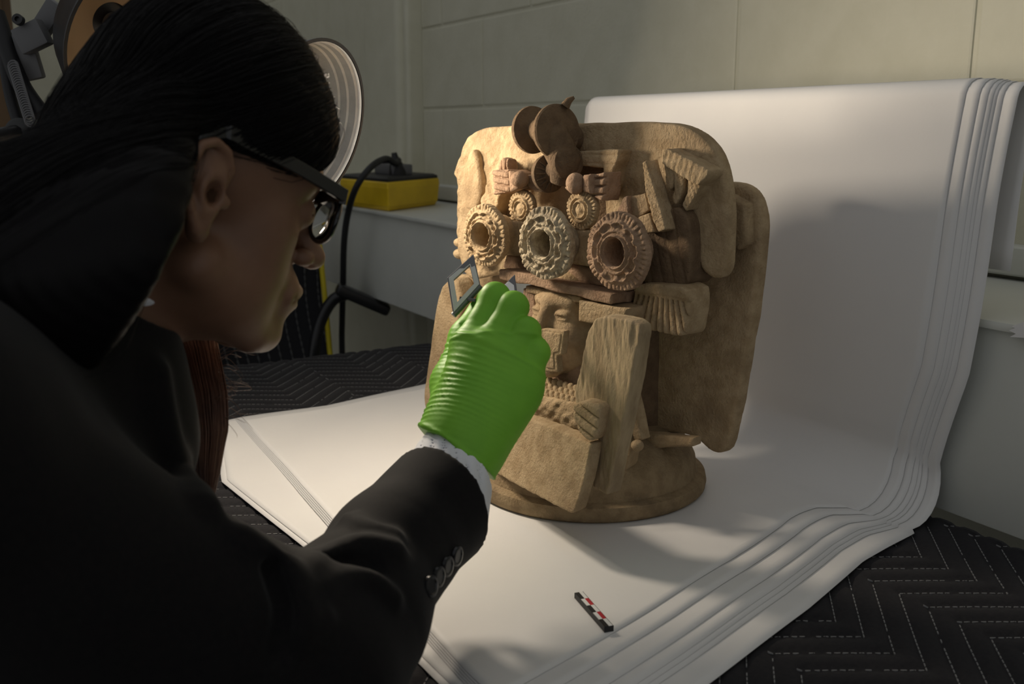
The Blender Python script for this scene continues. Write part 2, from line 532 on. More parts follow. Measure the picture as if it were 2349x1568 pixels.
# ------------------------------------------------------------------ stack of white paper, hung over a board and swept out over the table
M_PAPER = mat('white_paper', (0.80, 0.79, 0.77), 0.6, (0.77, 0.76, 0.75), 5, bump=0.22, bscale=11, bdist=0.005,
              transl=((0.75, 0.73, 0.72), 0.12))
M_BOARD = mat('grey_board', (0.5, 0.5, 0.48), 0.7)
bo = box('backing_board', (0.858, 0.66, 0.957), (0.872, 1.235, 1.150), M_BOARD, bevel=0.002)
tag(bo, 'upright pale board on the ledge hidden behind the hanging paper', 'board')
NS = 7
dl_v = [0.0, 0.014, 0.020, 0.023, 0.028, 0.036, 0.050]
dl_t = [0.0, 0.026, 0.031, 0.036, 0.050, 0.072, 0.092]
def sheet(k):
    near_t = np.interp
    rs = np.random.default_rng(40)
    e = 0.0008 * k
    xf = 0.8475 - e                                       # front plane of the hanging part
    ztop = 1.1725 + 0.0009 * k
    zb = TZ + 0.0012 + 0.0008 * k
    R = 0.055 + 0.002 * k
    prof = []                                             # (x, z, s) from behind the board, over it, down, and out over the table
    for z in np.linspace(1.0, ztop - 0.014, 8): prof.append((0.8755 + e, z))
    for a in np.linspace(0, math.pi, 9)[1:]: prof.append((0.8615 + (0.014 + e) * math.cos(a), ztop - 0.014 + (0.014) * math.sin(a)))
    for z in np.linspace(ztop - 0.02, zb + R, 26):
        tt = (z - zb) / (ztop - zb)
        prof.append((xf - 0.010 * math.sin(math.pi * min(1, tt * 1.05)) * (1 - 0.5 * tt), z))
    for a in np.linspace(0, math.pi / 2, 9)[1:]: prof.append((xf - R + R * math.cos(a), zb + R - R * math.sin(a)))
    x_bend = xf - R
    prof = np.array(prof)
    nv_ = 70; nt_ = 64
    vv = np.linspace(0, 1, nv_)
    near_z = lambda z: np.interp(z, [0.75, 0.80, 0.90, 1.17], [0.590, 0.603, 0.580, 0.563]) + dl_v[k]
    near_x = lambda x: np.interp(x, [0.2, 0.44, 0.58, 0.69, 0.80], [0.405, 0.478, 0.524, 0.566, 0.590]) + np.interp(x, [0.4, 0.74, 0.80], [dl_t[k], dl_t[k], dl_v[k]])
    far_v = lambda z: np.interp(z, [0.75, 0.95, 1.17], [1.335, 1.27, 1.25]) - 0.002 * k
    far_x = lambda x: np.interp(x, [0.25, 0.33, 0.45, 0.63, 0.80], [1.285, 1.300, 1.30, 1.345, 1.335]) - [0, 0.004, 0.008, 0.012, 0.016, 0.020, 0.030][k]
    ph = rs.random(6) * 6.28
    V = []
    if k in (0, 1):   # two lowest sheets reach out to the left further down
        xl = lambda y: np.interp(y, [0.40, 0.57, 0.84, 1.06, 1.15, 1.33], [0.274, 0.272, 0.265, 0.243, 0.262, 0.30]) + 0.006 * k
    else:
        xl = lambda y: np.interp(y, [0.40, 0.57, 0.94, 1.02, 1.28, 1.34], [0.281, 0.283, 0.300, 0.304, 0.315, 0.32]) + 0.0015 * k
    for (x, z) in prof:
        a, b = near_z(z), far_v(z)
        for q in vv:
            y = a + (b - a) * q
            w = 0.004 * math.sin(7 * z + 3 * q + ph[0]) * (1 - q) ** 2 * min(1, (1.17 - z) / 0.1 if z < 1.17 else 0)
            V.append((x - abs(w), y + 0.003 * math.sin(20 * z + ph[1]) * (q < 0.01), z))
    for i in range(1, nt_ + 1):
        t_ = i / nt_
        for q in vv:
            yq = 0.5 + 0.85 * q
            for _ in range(3):
                x0 = float(xl(yq)); x = x_bend + (x0 - x_bend) * t_
                a, b = near_x(x), far_x(x)
                if q == 0: pass
                yq = a + (b - a) * q
            lift = 0.004 * math.exp(-((q) / 0.05) ** 2) * (0.6 + 0.6 * math.sin(13 * x + ph[2])) + \
                   0.005 * math.exp(-((1 - q) / 0.05) ** 2) * (0.5 + 0.5 * math.sin(17 * x + ph[3])) + \
                   0.006 * math.exp(-((1 - t_) / 0.05) ** 2) * (0.5 + 0.5 * math.sin(11 * yq + ph[4]))
            lift *= (0.10 + 0.05 * k)
            crease = 0.0035 * math.exp(-((x - 0.72 + 0.25 * (yq - 0.62)) / 0.03) ** 2) * math.exp(-((yq - 0.66) / 0.06) ** 2)
            dc = math.hypot(x - 0.575, yq - 0.845)
            flat = min(1.0, max(0.0, (dc - 0.135) / 0.06))
            wv = 0.0012 * math.sin(23 * x + 6 * yq + ph[5] * 0.2) * math.sin(15 * yq - 8 * x) * flat
            V.append((x, yq + 0.0022 * math.sin(9 * x + ph[1]) * (q < 0.01), zb + lift * flat + (crease + max(wv, -0.0004)) * 1.0))
    nr = len(prof) + nt_
    idx = np.arange(nr * nv_).reshape(nr, nv_)
    fc = np.stack([idx[:-1, :-1], idx[1:, :-1], idx[1:, 1:], idx[:-1, 1:]], -1).reshape(-1, 4)
    me = bpy.data.meshes.new('paper_sheet')
    me.from_pydata(V, [], fc.tolist()); me.polygons.foreach_set('use_smooth', [True] * len(me.polygons))
    o = link('paper_sheet', me, M_PAPER)
    so = o.modifiers.new('paper', 'SOLIDIFY'); so.thickness = 0.0005; so.offset = 0
    lab = {0: 'lowest white paper sheet of the draped stack, edge resting on the black quilt',
           NS - 1: 'topmost white paper sheet of the draped stack, directly under the clay figure'}.get(
        k, '%s white paper sheet from the bottom of the draped stack, edge showing at right' % ['', 'second', 'third', 'fourth', 'fifth', 'sixth'][min(k, 5)])
    tag(o, lab, 'paper', 'stacked white paper sheets draped over the table')
for k in range(NS): sheet(k)
PZ = TZ + 0.0012 + 0.0008 * (NS - 1) + 0.0004     # paper surface under the figure

# ================================================================== lit desk lamp
M_GREYP = mat('grey_plastic', (0.11, 0.11, 0.115), 0.45)
M_BLACK = mat('black_enamel', (0.012, 0.012, 0.013), 0.35)
M_REFL = mat('white_reflector', (0.80, 0.80, 0.79), 0.35, (0.62, 0.62, 0.62), 22, bump=0.5, bscale=16, bdist=0.006, metal=0.1)
M_BULB = mat('lit_bulb', (1, 0.9, 0.8), 0.5, emit=(1.0, 0.855, 0.68), estr=BULB_POWER)
lamp_c = dep(716, 288, 1.03)
lamp_ax = unit(0.86 * RT - 0.42 * FH - 0.24 * UP)
base_c = tab(300, 890); base_c[2] = TZ + 0.002
lamp = empty('desk_lamp', base_c)
tag(lamp, 'lit desk lamp with black outside and white inside shade behind the head', 'lamp')
Rr = 0.0855; KS_ = Rr / 0.083
inner = [(0.018, -0.108), (0.030, -0.106), (0.045, -0.098), (0.058, -0.080), (0.068, -0.055), (0.0745, -0.030), (0.0755, -0.026), (0.0775, -0.0245),
         (0.0780, -0.016), (0.0800, -0.0145), (0.0808, -0.006), (Rr, -0.0045), (Rr, 0.0)]
outer = [(0.020, -0.116), (0.034, -0.113), (0.050, -0.104), (0.063, -0.084), (0.073, -0.057), (0.079, -0.030), (0.084, -0.012), (Rr + 0.0035, 0.0), (Rr + 0.0035, 0.0012), (Rr, 0.0012)]
inner = [(a * KS_, b) for a, b in inner[:-2]] + [(Rr, -0.0045), (Rr, 0.0)]
outer = [(a * KS_ if a < 0.084 else a, b) for a, b in outer]
lathe('reflector', inner, lamp_c, lamp_ax, M_REFL, lamp, n=72, cap=False, auto=25)
sh = lathe('shade', outer, lamp_c, lamp_ax, M_BLACK, lamp, n=72, cap=False)
lathe('socket', [(0.0, -0.16), (0.018, -0.16), (0.021, -0.155), (0.021, -0.112), (0.016, -0.100), (0.0, -0.100)], lamp_c, lamp_ax, M_BLACK, lamp, n=32)
# reflector bulb: silvered body, only its front face gives light
lathe('bulb_body', [(0.013, -0.102), (0.014, -0.085), (0.026, -0.045), (0.036, -0.012), (0.0385, -0.002), (0.038, 0.0015), (0.036, 0.0005)], lamp_c, lamp_ax, M_GREYP, lamp, n=32)
lathe('bulb_face', [(0.0, 0.0055), (0.014, 0.0048), (0.026, 0.0032), (0.036, 0.0002), (0.0, -0.002)], lamp_c, lamp_ax, M_BULB, lamp, n=24)
joint = lamp_c - lamp_ax * 0.15 + np.array([0, 0, 0.03])
elbow = dep(330, 330, 1.38)
tube('joint_knuckle', [lamp_c - lamp_ax * 0.145, joint], 0.009, M_BLACK, lamp)
for off in (-0.012, 0.012):
    o_ = np.array([off, off, 0])
    tube('arm_rod', [joint + o_, elbow + o_], 0.005, M_BLACK, lamp)
    tube('arm_rod', [elbow + o_, base_c + np.array([0, 0, 0.05]) + o_], 0.005, M_BLACK, lamp)
lathe('base', [(0.0, 0.0), (0.085, 0.0), (0.088, 0.004), (0.086, 0.016), (0.03, 0.022), (0.018, 0.05), (0.0, 0.05)], base_c, UP, M_BLACK, lamp)

# ================================================================== magnifier lamp standing near the left edge of the picture
M_LENS = mat('tan_lining', (0.50, 0.37, 0.23), 0.5, spec=0.3)
M_KNOB = mat('dark_knob', (0.02, 0.021, 0.022), 0.5)
M_FADE = mat('matt_black', (0.008, 0.008, 0.010), 0.6)
ml = empty('spring_arm_lamp', (-0.50, 0.95, 0.0))
tag(ml, 'black spring-arm lamp with tan shade lining behind the hair, upper left', 'lamp')
D2 = 1.15
mc = dep(352, 112, D2)
max_ = unit(0.68 * RT - 0.55 * FH - 0.36 * UP)
KB = 1.16
lathe('shade', [(r_ * KB, h_) for r_, h_ in [(0.022, -0.100), (0.040, -0.097), (0.060, -0.084), (0.076, -0.060), (0.085, -0.030), (0.0905, -0.006), (0.0925, 0.0), (0.0925, 0.0015), (0.089, 0.0015)]], mc, max_, M_BLACK, ml, n=64, cap=False)
lathe('reflector', [(r_ * KB, h_) for r_, h_ in [(0.020, -0.094), (0.040, -0.091), (0.057, -0.080), (0.072, -0.057), (0.081, -0.029), (0.087, -0.005), (0.089, 0.0)]], mc, max_, M_LENS, ml, n=64, cap=False)
tube('neck', [mc - max_ * 0.14, mc - max_ * 0.17, dep(112, 40, D2 + 0.02)], 0.009, M_BLACK, ml)
lathe('socket', [(0.0, -0.15), (0.02, -0.15), (0.024, -0.145), (0.024, -0.098), (0.0, -0.09)], mc, max_, M_BLACK, ml, n=32)
lathe('bulb_body', [(0.013, -0.09), (0.014, -0.08), (0.030, -0.050), (0.041, -0.022), (0.044, -0.007), (0.042, -0.0055)], mc, max_, M_GREYP, ml, n=32)
lathe('bulb_face', [(0.0, -0.001), (0.018, -0.0018), (0.034, -0.0042), (0.042, -0.006), (0.0, -0.0095)], mc, max_, mat('lit_bulb_soft', (1, 0.9, 0.8), 0.5, emit=(1.0, 0.855, 0.68), estr=BULB_POWER_2), ml, n=24)
bm = bmesh.new()
bk = dep(75, 85, D2)
bm_box(bm, bk, (0.034, 0.020, 0.030), ax=(unit(RT * .9 + UP * .4), FH, unit(UP * .9 - RT * .4)), bevel=0.003)
bm_box(bm, dep(112, 40, D2 + 0.02), (0.022, 0.014, 0.04), ax=(unit(RT * .8 - UP * .6), FH, unit(UP * .8 + RT * .6)), bevel=0.003)
bm_box(bm, dep(66, 128, D2 + 0.015), (0.022, 0.012, 0.055), ax=(unit(RT * .95 + UP * .2), FH, unit(UP * .95 - RT * .2)), bevel=0.003)
bm_obj('bracket', bm, M_GREYP, ml)
lathe('bracket_screw', [(0.0, -0.004), (0.006, -0.004), (0.006, 0.003), (0.003, 0.003), (0.003, 0.0), (0.0, 0.0)], dep(42, 45, D2 - 0.02), -FW, M_BLACK, ml, n=20)
piv = dep(50, 305, D2 + 0.02)
V_, F_ = [], []
for (a, b, w) in (((5, 20), (62, 285), 0.0075), ((62, 285), (-40, 330), 0.010)):
    pass
tube('arm_bar', [dep(-10, 30, D2 + 0.01), dep(42, 180, D2 + 0.01), dep(95, 262, D2 + 0.01)], 0.010, M_FADE, ml, n=14)
tube('arm_bar', [dep(2, 70, D2 + 0.025), dep(22, 210, D2 + 0.025), piv], 0.007, M_FADE, ml, n=14)
sp = [dep(30 + 40 * t_, 150 + 130 * t_, D2 - 0.004) + 0.006 * (RT * math.cos(t_ * 150) + UP * math.sin(t_ * 150)) for t_ in np.linspace(0, 1, 240)]
tube('spring', sp, 0.0012, M_GREYP, ml, seg=5)
lathe('pivot_knob', [(0.0, -0.012), (0.012, -0.012), (0.016, -0.009), (0.017, 0.0), (0.016, 0.009), (0.012, 0.011), (0.0, 0.011)], piv, -FW, M_KNOB, ml, n=32)
tube('stand_pole', [piv, np.array([-0.50, 0.95, 1.02]), np.array([-0.50, 0.95, 0.02])], 0.011, M_BLACK, ml)
lathe('floor_base', [(0, 0), (0.14, 0.0), (0.145, 0.006), (0.14, 0.022), (0.02, 0.03), (0.0, 0.03)], np.array([-0.50, 0.95, 0.0]), UP, M_BLACK, ml)

# tall wooden cabinet far behind, glimpsed left of the hair
M_WOOD = mat('brown_wood', (0.13, 0.075, 0.035), 0.5, (0.085, 0.048, 0.022), 9, stretch=(1, 1, 0.15))
cb = empty('wooden_cabinet', (-0.35, 2.85, 0.0))
tag(cb, 'brown wooden cabinet far behind at the left edge', 'cabinet')
box('body', (-0.90, 2.62, 0.03), (0.20, 3.10, 2.10), M_WOOD, cb, bevel=0.005)
for a in (-0.88, -0.52, -0.16):
    d_ = box('door', (a, 2.60, 0.08), (a + 0.34, 2.62, 2.05), M_WOOD, cb, bevel=0.004)
    lathe('knob', [(0, 0), (0.008, 0), (0.014, 0.014), (0.0, 0.02)], (a + 0.30, 2.60, 0.95), (0, -1, 0), M_STEEL, d_, n=16)
box('plinth', (-0.88, 2.65, 0.0), (0.18, 3.08, 0.03), M_FADE, cb)

# ================================================================== yellow power box with plug and cable on the ledge
M_YEL = mat('yellow_plastic', (0.74, 0.50, 0.015), 0.45, (0.62, 0.41, 0.012), 12)
M_RUB = mat('black_rubber', (0.012, 0.012, 0.013), 0.55)
LZ = 0.956
yb = empty('power_box', (0.93, 2.18, LZ))
tag(yb, 'yellow plastic power box with black top on the white ledge', 'power box')
foot = [np.array(p) for p in ((0.835, 2.25), (0.856, 2.02), (1.040, 2.15), (1.025, 2.38))]
def ring(pts, grow, z):
    c = np.mean(pts, 0)
    return [np.array([*(c + (p - c) * grow), z]) for p in pts]
H_ = 0.064
rings = [ring(foot, 0.93, LZ), ring(foot, 0.99, LZ + 0.012), ring(foot, 1.03, LZ + 0.05), ring(foot, 1.02, LZ + H_), ring(foot, 0.96, LZ + H_)]
V_ = [p for r_ in rings for p in r_]; n_ = len(foot)
F_ = [tuple(range(n_))[::-1]] + [(i * n_ + j, i * n_ + (j + 1) % n_, (i + 1) * n_ + (j + 1) % n_, (i + 1) * n_ + j) for i in range(4) for j in range(n_)] + [tuple(4 * n_ + j for j in range(n_))]
o = mesh('case', V_, F_, M_YEL, yb)
bv = o.modifiers.new('soft', 'BEVEL'); bv.width = 0.004; bv.segments = 3
rings = [ring(foot, 0.985, LZ + H_ - 0.002), ring(foot, 0.985, LZ + H_ + 0.006), ring(foot, 0.9, LZ + H_ + 0.010)]
V_ = [p for r_ in rings for p in r_]
F_ = [tuple(range(n_))[::-1]] + [(i * n_ + j, i * n_ + (j + 1) % n_, (i + 1) * n_ + (j + 1) % n_, (i + 1) * n_ + j) for i in range(2) for j in range(n_)] + [tuple(2 * n_ + j for j in range(n_))]
mesh('lid', V_, F_, M_RUB, yb)
for (a, b, dz) in (((845, 440), (1000, 428), 0.0), ):
    pass
pc = on_plane(890, 403, (0.93, 0, 0), np.array([1., 0, 0]))
sk = empty('socket_block', (pc[0], pc[1], LZ + H_ + 0.010))
tag(sk, 'small grey socket block on top of the yellow power box', 'socket')
box('body', (pc[0] - 0.02, pc[1] - 0.075, LZ + H_ + 0.010), (pc[0] + 0.03, pc[1] + 0.035, LZ + H_ + 0.034), M_GREYP, sk, bevel=0.004)
box('switch', (pc[0] - 0.014, pc[1] + 0.002, LZ + H_ + 0.033), (pc[0] + 0.012, pc[1] + 0.03, LZ + H_ + 0.046), M_RUB, sk, bevel=0.003)
cx = lambda x, y, X: on_plane(x, y, (X, 0, 0), np.array([1., 0, 0]))
cable = empty('power_cable', cx(915, 410, 0.93))
tag(cable, 'black power cable arching from the yellow box down to the floor', 'cable')
pl = cx(915, 398, 0.93)
lathe('plug', [(0.0, 0.0), (0.019, 0.0), (0.020, 0.02), (0.016, 0.038), (0.008, 0.056), (0.006, 0.066), (0.0, 0.066)], pl - UP * 0.018, unit(UP - RT * 0.15), M_RUB, cable, n=24)
path = [pl + UP * 0.03, cx(906, 374, 0.91), cx(884, 364, 0.88), cx(850, 384, 0.82), cx(817, 430, 0.79), cx(798, 490, 0.79), cx(789, 560, 0.79), cx(787, 650, 0.80), cx(785, 730, 0.82),
        cx(785, 812, 0.83), np.array([0.83, cx(785, 812, 0.83)[1], 0.30]), np.array([0.81, 2.33, 0.03]), np.array([0.72, 2.45, 0.008]), np.array([0.5, 2.6, 0.008])]
tube('cord', path, 0.0072, M_RUB, cable, seg=12, n=110)
yc = empty('yellow_cord', cx(757, 810, 0.80))
tag(yc, 'thin yellow cord hanging down beside the office chair', 'cord')
p_ = [cx(733, 560, 0.80), cx(738, 610, 0.80), cx(748, 710, 0.80), cx(757, 810, 0.80), cx(770, 960, 0.79), np.array([0.75, 2.6, 0.01])]
o = tube('strand', p_, 0.0068, mat('yellow_cable', (0.65, 0.52, 0.015), 0.5), yc, seg=8, n=40)

# ================================================================== black office chair behind the table
M_MESH = mat('chair_mesh', (0.010, 0.010, 0.014), 0.7)
M_ARM = mat('chair_arm', (0.012, 0.012, 0.013), 0.35)
ch = empty('office_chair', (0.56, 2.33, 0.0))
tag(ch, 'black mesh-backed office chair standing beyond the far table edge', 'chair')
cb_ = dep(560, 720, 2.30)
bk_n = unit(np.array([0.35, -0.93, 0.12]))
bk_r = unit(np.cross(UP, bk_n)); bk_u = np.cross(bk_n, bk_r)
V_, F_ = [], []
NU, NV = 18, 22
def back_pt(u, v, off=0.0):
    w = 0.21 * (1 - 0.25 * v ** 4) * (1 - 0.10 * (v < -0.4) * (-v - 0.4))
    return cb_ + bk_r * u * w + bk_u * v * 0.27 + bk_n * (0.05 * u * u - 0.035 * math.cos(v * 2.2) + off)
for sd in (0.012, -0.012):
    for i in range(NU):
        for j in range(NV): V_.append(back_pt(-1 + 2 * i / (NU - 1), -1 + 2 * j / (NV - 1), sd))
g = NU * NV
for i in range(NU - 1):
    for j in range(NV - 1):
        a = i * NV + j
        F_ += [(a, a + NV, a + NV + 1, a + 1), (g + a, g + a + 1, g + a + NV + 1, g + a + NV)]
for i in range(NU - 1):
    for j in (0, NV - 1):
        a = i * NV + j; F_.append((a, a + NV, g + a + NV, g + a))
for j in range(NV - 1):
    for i in (0, NU - 1):
        a = i * NV + j; F_.append((a, a + 1, g + a + 1, g + a))
bk_ = mesh('backrest', V_, F_, M_MESH, ch, auto=60)
M_RIB = mat('mesh_rib', (0.09, 0.09, 0.09), 0.5)
for u in np.linspace(-0.96, 0.96, 15):
    pts = [back_pt(u, v, 0.0135 + 0.001 * (k % 2)) for k, v in enumerate(np.linspace(-0.95, 0.95, 90))]
    tube('rib', pts, np.where(np.arange(90) % 3 == 0, 0.0005, 0.0022), M_RIB, bk_, seg=5)
sc_ = np.array([0.56, 2.33, 0.47])
lathe('seat', [(0, -0.04), (0.19, -0.04), (0.235, -0.015), (0.24, 0.01), (0.20, 0.035), (0, 0.04)], sc_, UP, M_MESH, ch)
tube('back_post', [sc_ - bk_n * 0.10, sc_ - bk_n * 0.24, cb_ - bk_n * 0.045], 0.018, M_ARM, ch, n=14)
for s_, e_ in ((1, 0), (-1, 0)):
    if s_ == 1:
        p0, p1, p2, p3 = dep(800, 672, 2.28), dep(762, 690, 2.28), dep(733, 745, 2.28), dep(718, 825, 2.28)
    else:
        sh_ = -bk_r * 0.0 - unit(dep(800, 672, 2.28) - dep(480, 672, 2.28)) * 0.5
        p0, p1, p2, p3 = [dep(*q, 2.28) + sh_ for q in ((800, 672), (762, 690), (733, 745), (718, 825))]
    ar = tube('armrest', [p0, p1, p2, p3, p3 - UP * 0.14 - unit(p3 - sc_) * 0.03], [0.014, 0.015, 0.015, 0.015, 0.013] if False else 0.014, M_ARM, ch, n=24)
    pd = bmesh.new(); ax_ = unit(dep(855, 688, 2.30) - dep(790, 660, 2.28))
    bm_box(pd, (p0 + ax_ * 0.035), (0.13, 0.055, 0.026), ax=(ax_, unit(np.cross(UP, ax_)), unit(np.cross(ax_, unit(np.cross(UP, ax_))))), bevel=0.010, seg=3)
    bm_obj('arm_pad', pd, M_ARM, ar)
tube('gas_column', [sc_ - UP * 0.04, np.array([0.56, 2.33, 0.09])], 0.025, M_ARM, ch)
for k in range(5):
    a = 2 * math.pi * k / 5 + 0.3
    e = np.array([0.56 + 0.27 * math.cos(a), 2.33 + 0.27 * math.sin(a), 0.075])
    lg = tube('leg', [np.array([0.56, 2.33, 0.10]), e], [0.022, 0.014], M_ARM, ch)
    lathe('caster', [(0, -0.02), (0.026, -0.02), (0.029, -0.012), (0.029, 0.012), (0.026, 0.02), (0, 0.02)], e - UP * 0.046, np.array([-math.sin(a), math.cos(a), 0]), M_ARM, lg, n=20)

# ================================================================== photo scale bar on the paper
M_SW = mat('scale_white', (0.70, 0.70, 0.68), 0.5)
M_SK = mat('scale_black', (0.012, 0.012, 0.012), 0.5)
M_SR = mat('scale_red', (0.42, 0.02, 0.03), 0.5)
q0, q1 = tab(1328, 1359, PZ + 0.004), tab(1397, 1437, PZ + 0.004)
sa = unit(q1 - q0); sl = np.linalg.norm(q1 - q0); sb = np.array([-sa[1], sa[0], 0])
if np.dot(sb, RT) < 0: sb = -sb
sr = empty('scale_bar', (q0 + q1) / 2)
tag(sr, 'small black, white and red checkered scale bar lying on the white paper', 'scale bar')
wd = 0.0072
bm = bmesh.new(); bm_box(bm, (q0 + q1) / 2 - UP * 0.0018, (sl, wd, 0.0042), ax=(sa, sb, UP), bevel=0.0003); bm_obj('bar', bm, M_SK, sr)
cols = [(M_SW, M_SK), (M_SR, M_SW), (M_SW, M_SK), (M_SR, M_SW), (M_SW, M_SK)]
for i, pair in enumerate(cols):
    for j, mm in enumerate(pair):
        c_ = q0 + sa * sl * (i + 0.5) / 5 + sb * (wd * (0.22 if j == 0 else -0.22)) + UP * 0.0005
        bm = bmesh.new(); bm_box(bm, c_, (sl / 5 * 0.985, wd * 0.43, 0.0004), ax=(sa, sb, UP)); bm_obj('printed_square', bm, mm, sr, auto=None)

# torn scrap of white paper on the ledge's front, right edge of the picture
zz = [(2316, 757), (2330, 752), (2322, 748), (2349, 738), (2380, 735), (2380, 778), (2349, 774), (2318, 772), (2332, 765)]
pp = [cx(x, y, 0.8455) for x, y in zz]
V_ = pp + [p + np.array([-0.0012, 0, 0]) for p in pp]; n_ = len(pp)
F_ = [tuple(range(n_)), tuple(range(2 * n_ - 1, n_ - 1, -1))] + [(i, (i + 1) % n_, n_ + (i + 1) % n_, n_ + i) for i in range(n_)]
o = mesh('torn_paper_scrap', V_, F_, M_PAPER)
tag(o, 'small torn scrap of white paper stuck to the ledge front, right edge', 'paper scrap')

# ================================================================== the clay figure (theatre-type incense burner)
def clay(name, c1, c2, c3, rough=0.88, stretch=(1, 1, 1), b=1.0, bs=330, s1=70, s3=14):
    return mat(name, c1, rough, c2, s1, (0.42, 0.62), bump=b, bscale=bs, bdist=0.0022, col3=c3, scale3=s3, mix3=(0.50, 0.70), spec=0.15, stretch=stretch, detail=10)
C_TAN = clay('clay_tan', (0.47, 0.35, 0.21), (0.37, 0.265, 0.15), (0.27, 0.19, 0.11))
C_RED = clay('clay_reddish', (0.41, 0.275, 0.18), (0.32, 0.205, 0.13), (0.20, 0.14, 0.09))
C_GREY = clay('clay_greyish', (0.50, 0.42, 0.29), (0.30, 0.24, 0.16), (0.16, 0.13, 0.095), s1=120)
C_DARK = clay('clay_brown', (0.20, 0.135, 0.08), (0.15, 0.10, 0.06), (0.10, 0.07, 0.045))
C_WOOD = clay('clay_grained', (0.45, 0.345, 0.21), (0.33, 0.245, 0.145), (0.19, 0.14, 0.09), stretch=(1, 1, 0.3), bs=230)
C_BASE = clay('clay_base', (0.34, 0.25, 0.145), (0.26, 0.185, 0.105), (0.16, 0.115, 0.07))
CB = tab(1345, 1112); CB[2] = PZ
TH = math.radians(47)
AN = -RT * math.sin(TH) - FH * math.cos(TH)      # the way the figure faces
AR = RT * math.cos(TH) - FH * math.sin(TH)       # along its front, to the right in the picture
FIGM = frame_matrix(CB, AR, AN, UP)
fig = empty('clay_figure', CB)
tag(fig, 'ancient tan clay incense burner figure with rosettes, panels and small face on round base', 'sculpture')

def A(x, y, d):                                   # pixel -> figure coordinates (across, out, up) on the plane d in front of its axis
    p = on_plane(x, y, CB + AN * d, AN) - CB
    return np.array([p @ AR, p @ AN, p[2]])
def world(q): return CB + AR * q[0] + AN * q[1] + UP * q[2]

def poly_sd(P2, x, z):
    P2 = np.asarray(P2, np.float32); n = len(P2)
    d = np.full(len(x), 1e9, np.float32); s = np.ones(len(x), np.float32)
    for i in range(n):
        a = P2[i]; b = P2[i - 1]
        ex, ez = b - a
        wx, wz = x - a[0], z - a[1]
        t = np.clip((wx * ex + wz * ez) / (ex * ex + ez * ez + 1e-12), 0, 1)
        d = np.minimum(d, (wx - ex * t) ** 2 + (wz - ez * t) ** 2)
        c1 = z >= a[1]; c2 = z < b[1]; c3 = ex * wz > ez * wx
        flip = (c1 & c2 & c3) | (~c1 & ~c2 & ~c3)
        s = np.where(flip, -s, s)
    return s * np.sqrt(d)

def fig_sculpt(name, f, lo, hi, h, m, parent=None):
    o = sculpt(name, f, lo, hi, h, m)
    o.data.transform(FIGM)
    par = parent or fig
    o.parent = par
    if par is fig: o.matrix_parent_inverse = Matrix.Translation(-Vector(fig.location))
    return o

def round_poly(P2, n=3):
    P = np.asarray(P2, float)
    for _ in range(n - 1):
        Q = np.roll(P, -1, 0)
        P = np.stack([P * 0.78 + Q * 0.22, P * 0.22 + Q * 0.78], 1).reshape(-1, 2)
    return P

def slab(name, px, d0, d1, m=None, h=0.0015, r=0.0014, amp=0.0006, sc=140, relief=None, seed=1, soft=1, parent=None, tilt=(0.0, 0.0)):
    # outline px lies on the front plane d1, which may lean: y = d1 + tilt . (x - x0, z - z0)
    P = np.array([A(x, y, d1) for x, y in px])
    x0, z0 = P[:, 0].mean(), P[:, 2].mean()
    if any(tilt):
        nw = -AR * tilt[0] + AN - UP * tilt[1]
        o0 = CB + AR * x0 + AN * d1 + UP * z0
        Q = [on_plane(x, y, o0, nw) - CB for x, y in px]
        P = np.array([(q @ AR, q @ AN, q[2]) for q in Q])
    P2 = round_poly(P[:, [0, 2]], soft)
    mid, hf = (d0 + d1) / 2, (d1 - d0) / 2
    def f(p):
        x, y, z = p[:, 0], p[:, 1], p[:, 2]
        y = y - tilt[0] * (x - x0) - tilt[1] * (z - z0)
        e = poly_sd(P2, x, z) + r
        t = np.abs(y - mid) - hf + r
        if relief is not None: t = t - relief(x, z) * (y > mid)
        o = np.minimum(np.maximum(e, t), 0) + np.sqrt(np.maximum(e, 0) ** 2 + np.maximum(t, 0) ** 2) - r
        return o + amp * wob(p, sc, seed) + amp * 0.5 * wob(p, sc * 2.7, seed + 9)
    pad = 0.008
    ex = abs(tilt[0]) * np.ptp(P2[:, 0]) + abs(tilt[1]) * np.ptp(P2[:, 1])
    lo = [P2[:, 0].min() - pad, d0 - pad - ex * 0.7, P2[:, 1].min() - pad]; hi = [P2[:, 0].max() + pad, d1 + pad + ex * 0.7, P2[:, 1].max() + pad]
    return fig_sculpt(name, f, lo, hi, h, m or C_TAN, parent)

def streaks(seed, n=14, fu=(150, 900), fz=(8, 70)):
    r = np.random.default_rng(seed)
    K_ = [(r.uniform(*fu), r.uniform(*fz) * r.choice([-1, 1]), r.uniform(0, 6.28)) for _ in range(n)]
    return lambda u, z: sum(np.sin(a * u + b * z + c) * (250 / a) ** 0.4 for a, b, c in K_) / n ** 0.5
st1, st2, st3 = streaks(5, 16, (200, 1100), (40, 330)), streaks(6, 8, (80, 240), (10, 60)), streaks(8, 14, (120, 700), (120, 700))
# base and core
lathe('base', [(0.0, 0.0), (0.124, 0.0), (0.1275, 0.003), (0.1285, 0.009), (0.1270, 0.0160), (0.1225, 0.0180), (0.1190, 0.0190), (0.1180, 0.0225), (0.1160, 0.034), (0.1100, 0.047),
               (0.098, 0.058), (0.078, 0.066), (0.050, 0.070), (0.0, 0.072)], CB, UP, C_BASE, fig, n=120, auto=50)
lathe('core_tube', [(0.0, 0.05), (0.062, 0.05), (0.058, 0.20), (0.052, 0.35), (0.0, 0.35)], CB - AN * 0.045, UP, C_DARK, fig, n=48)

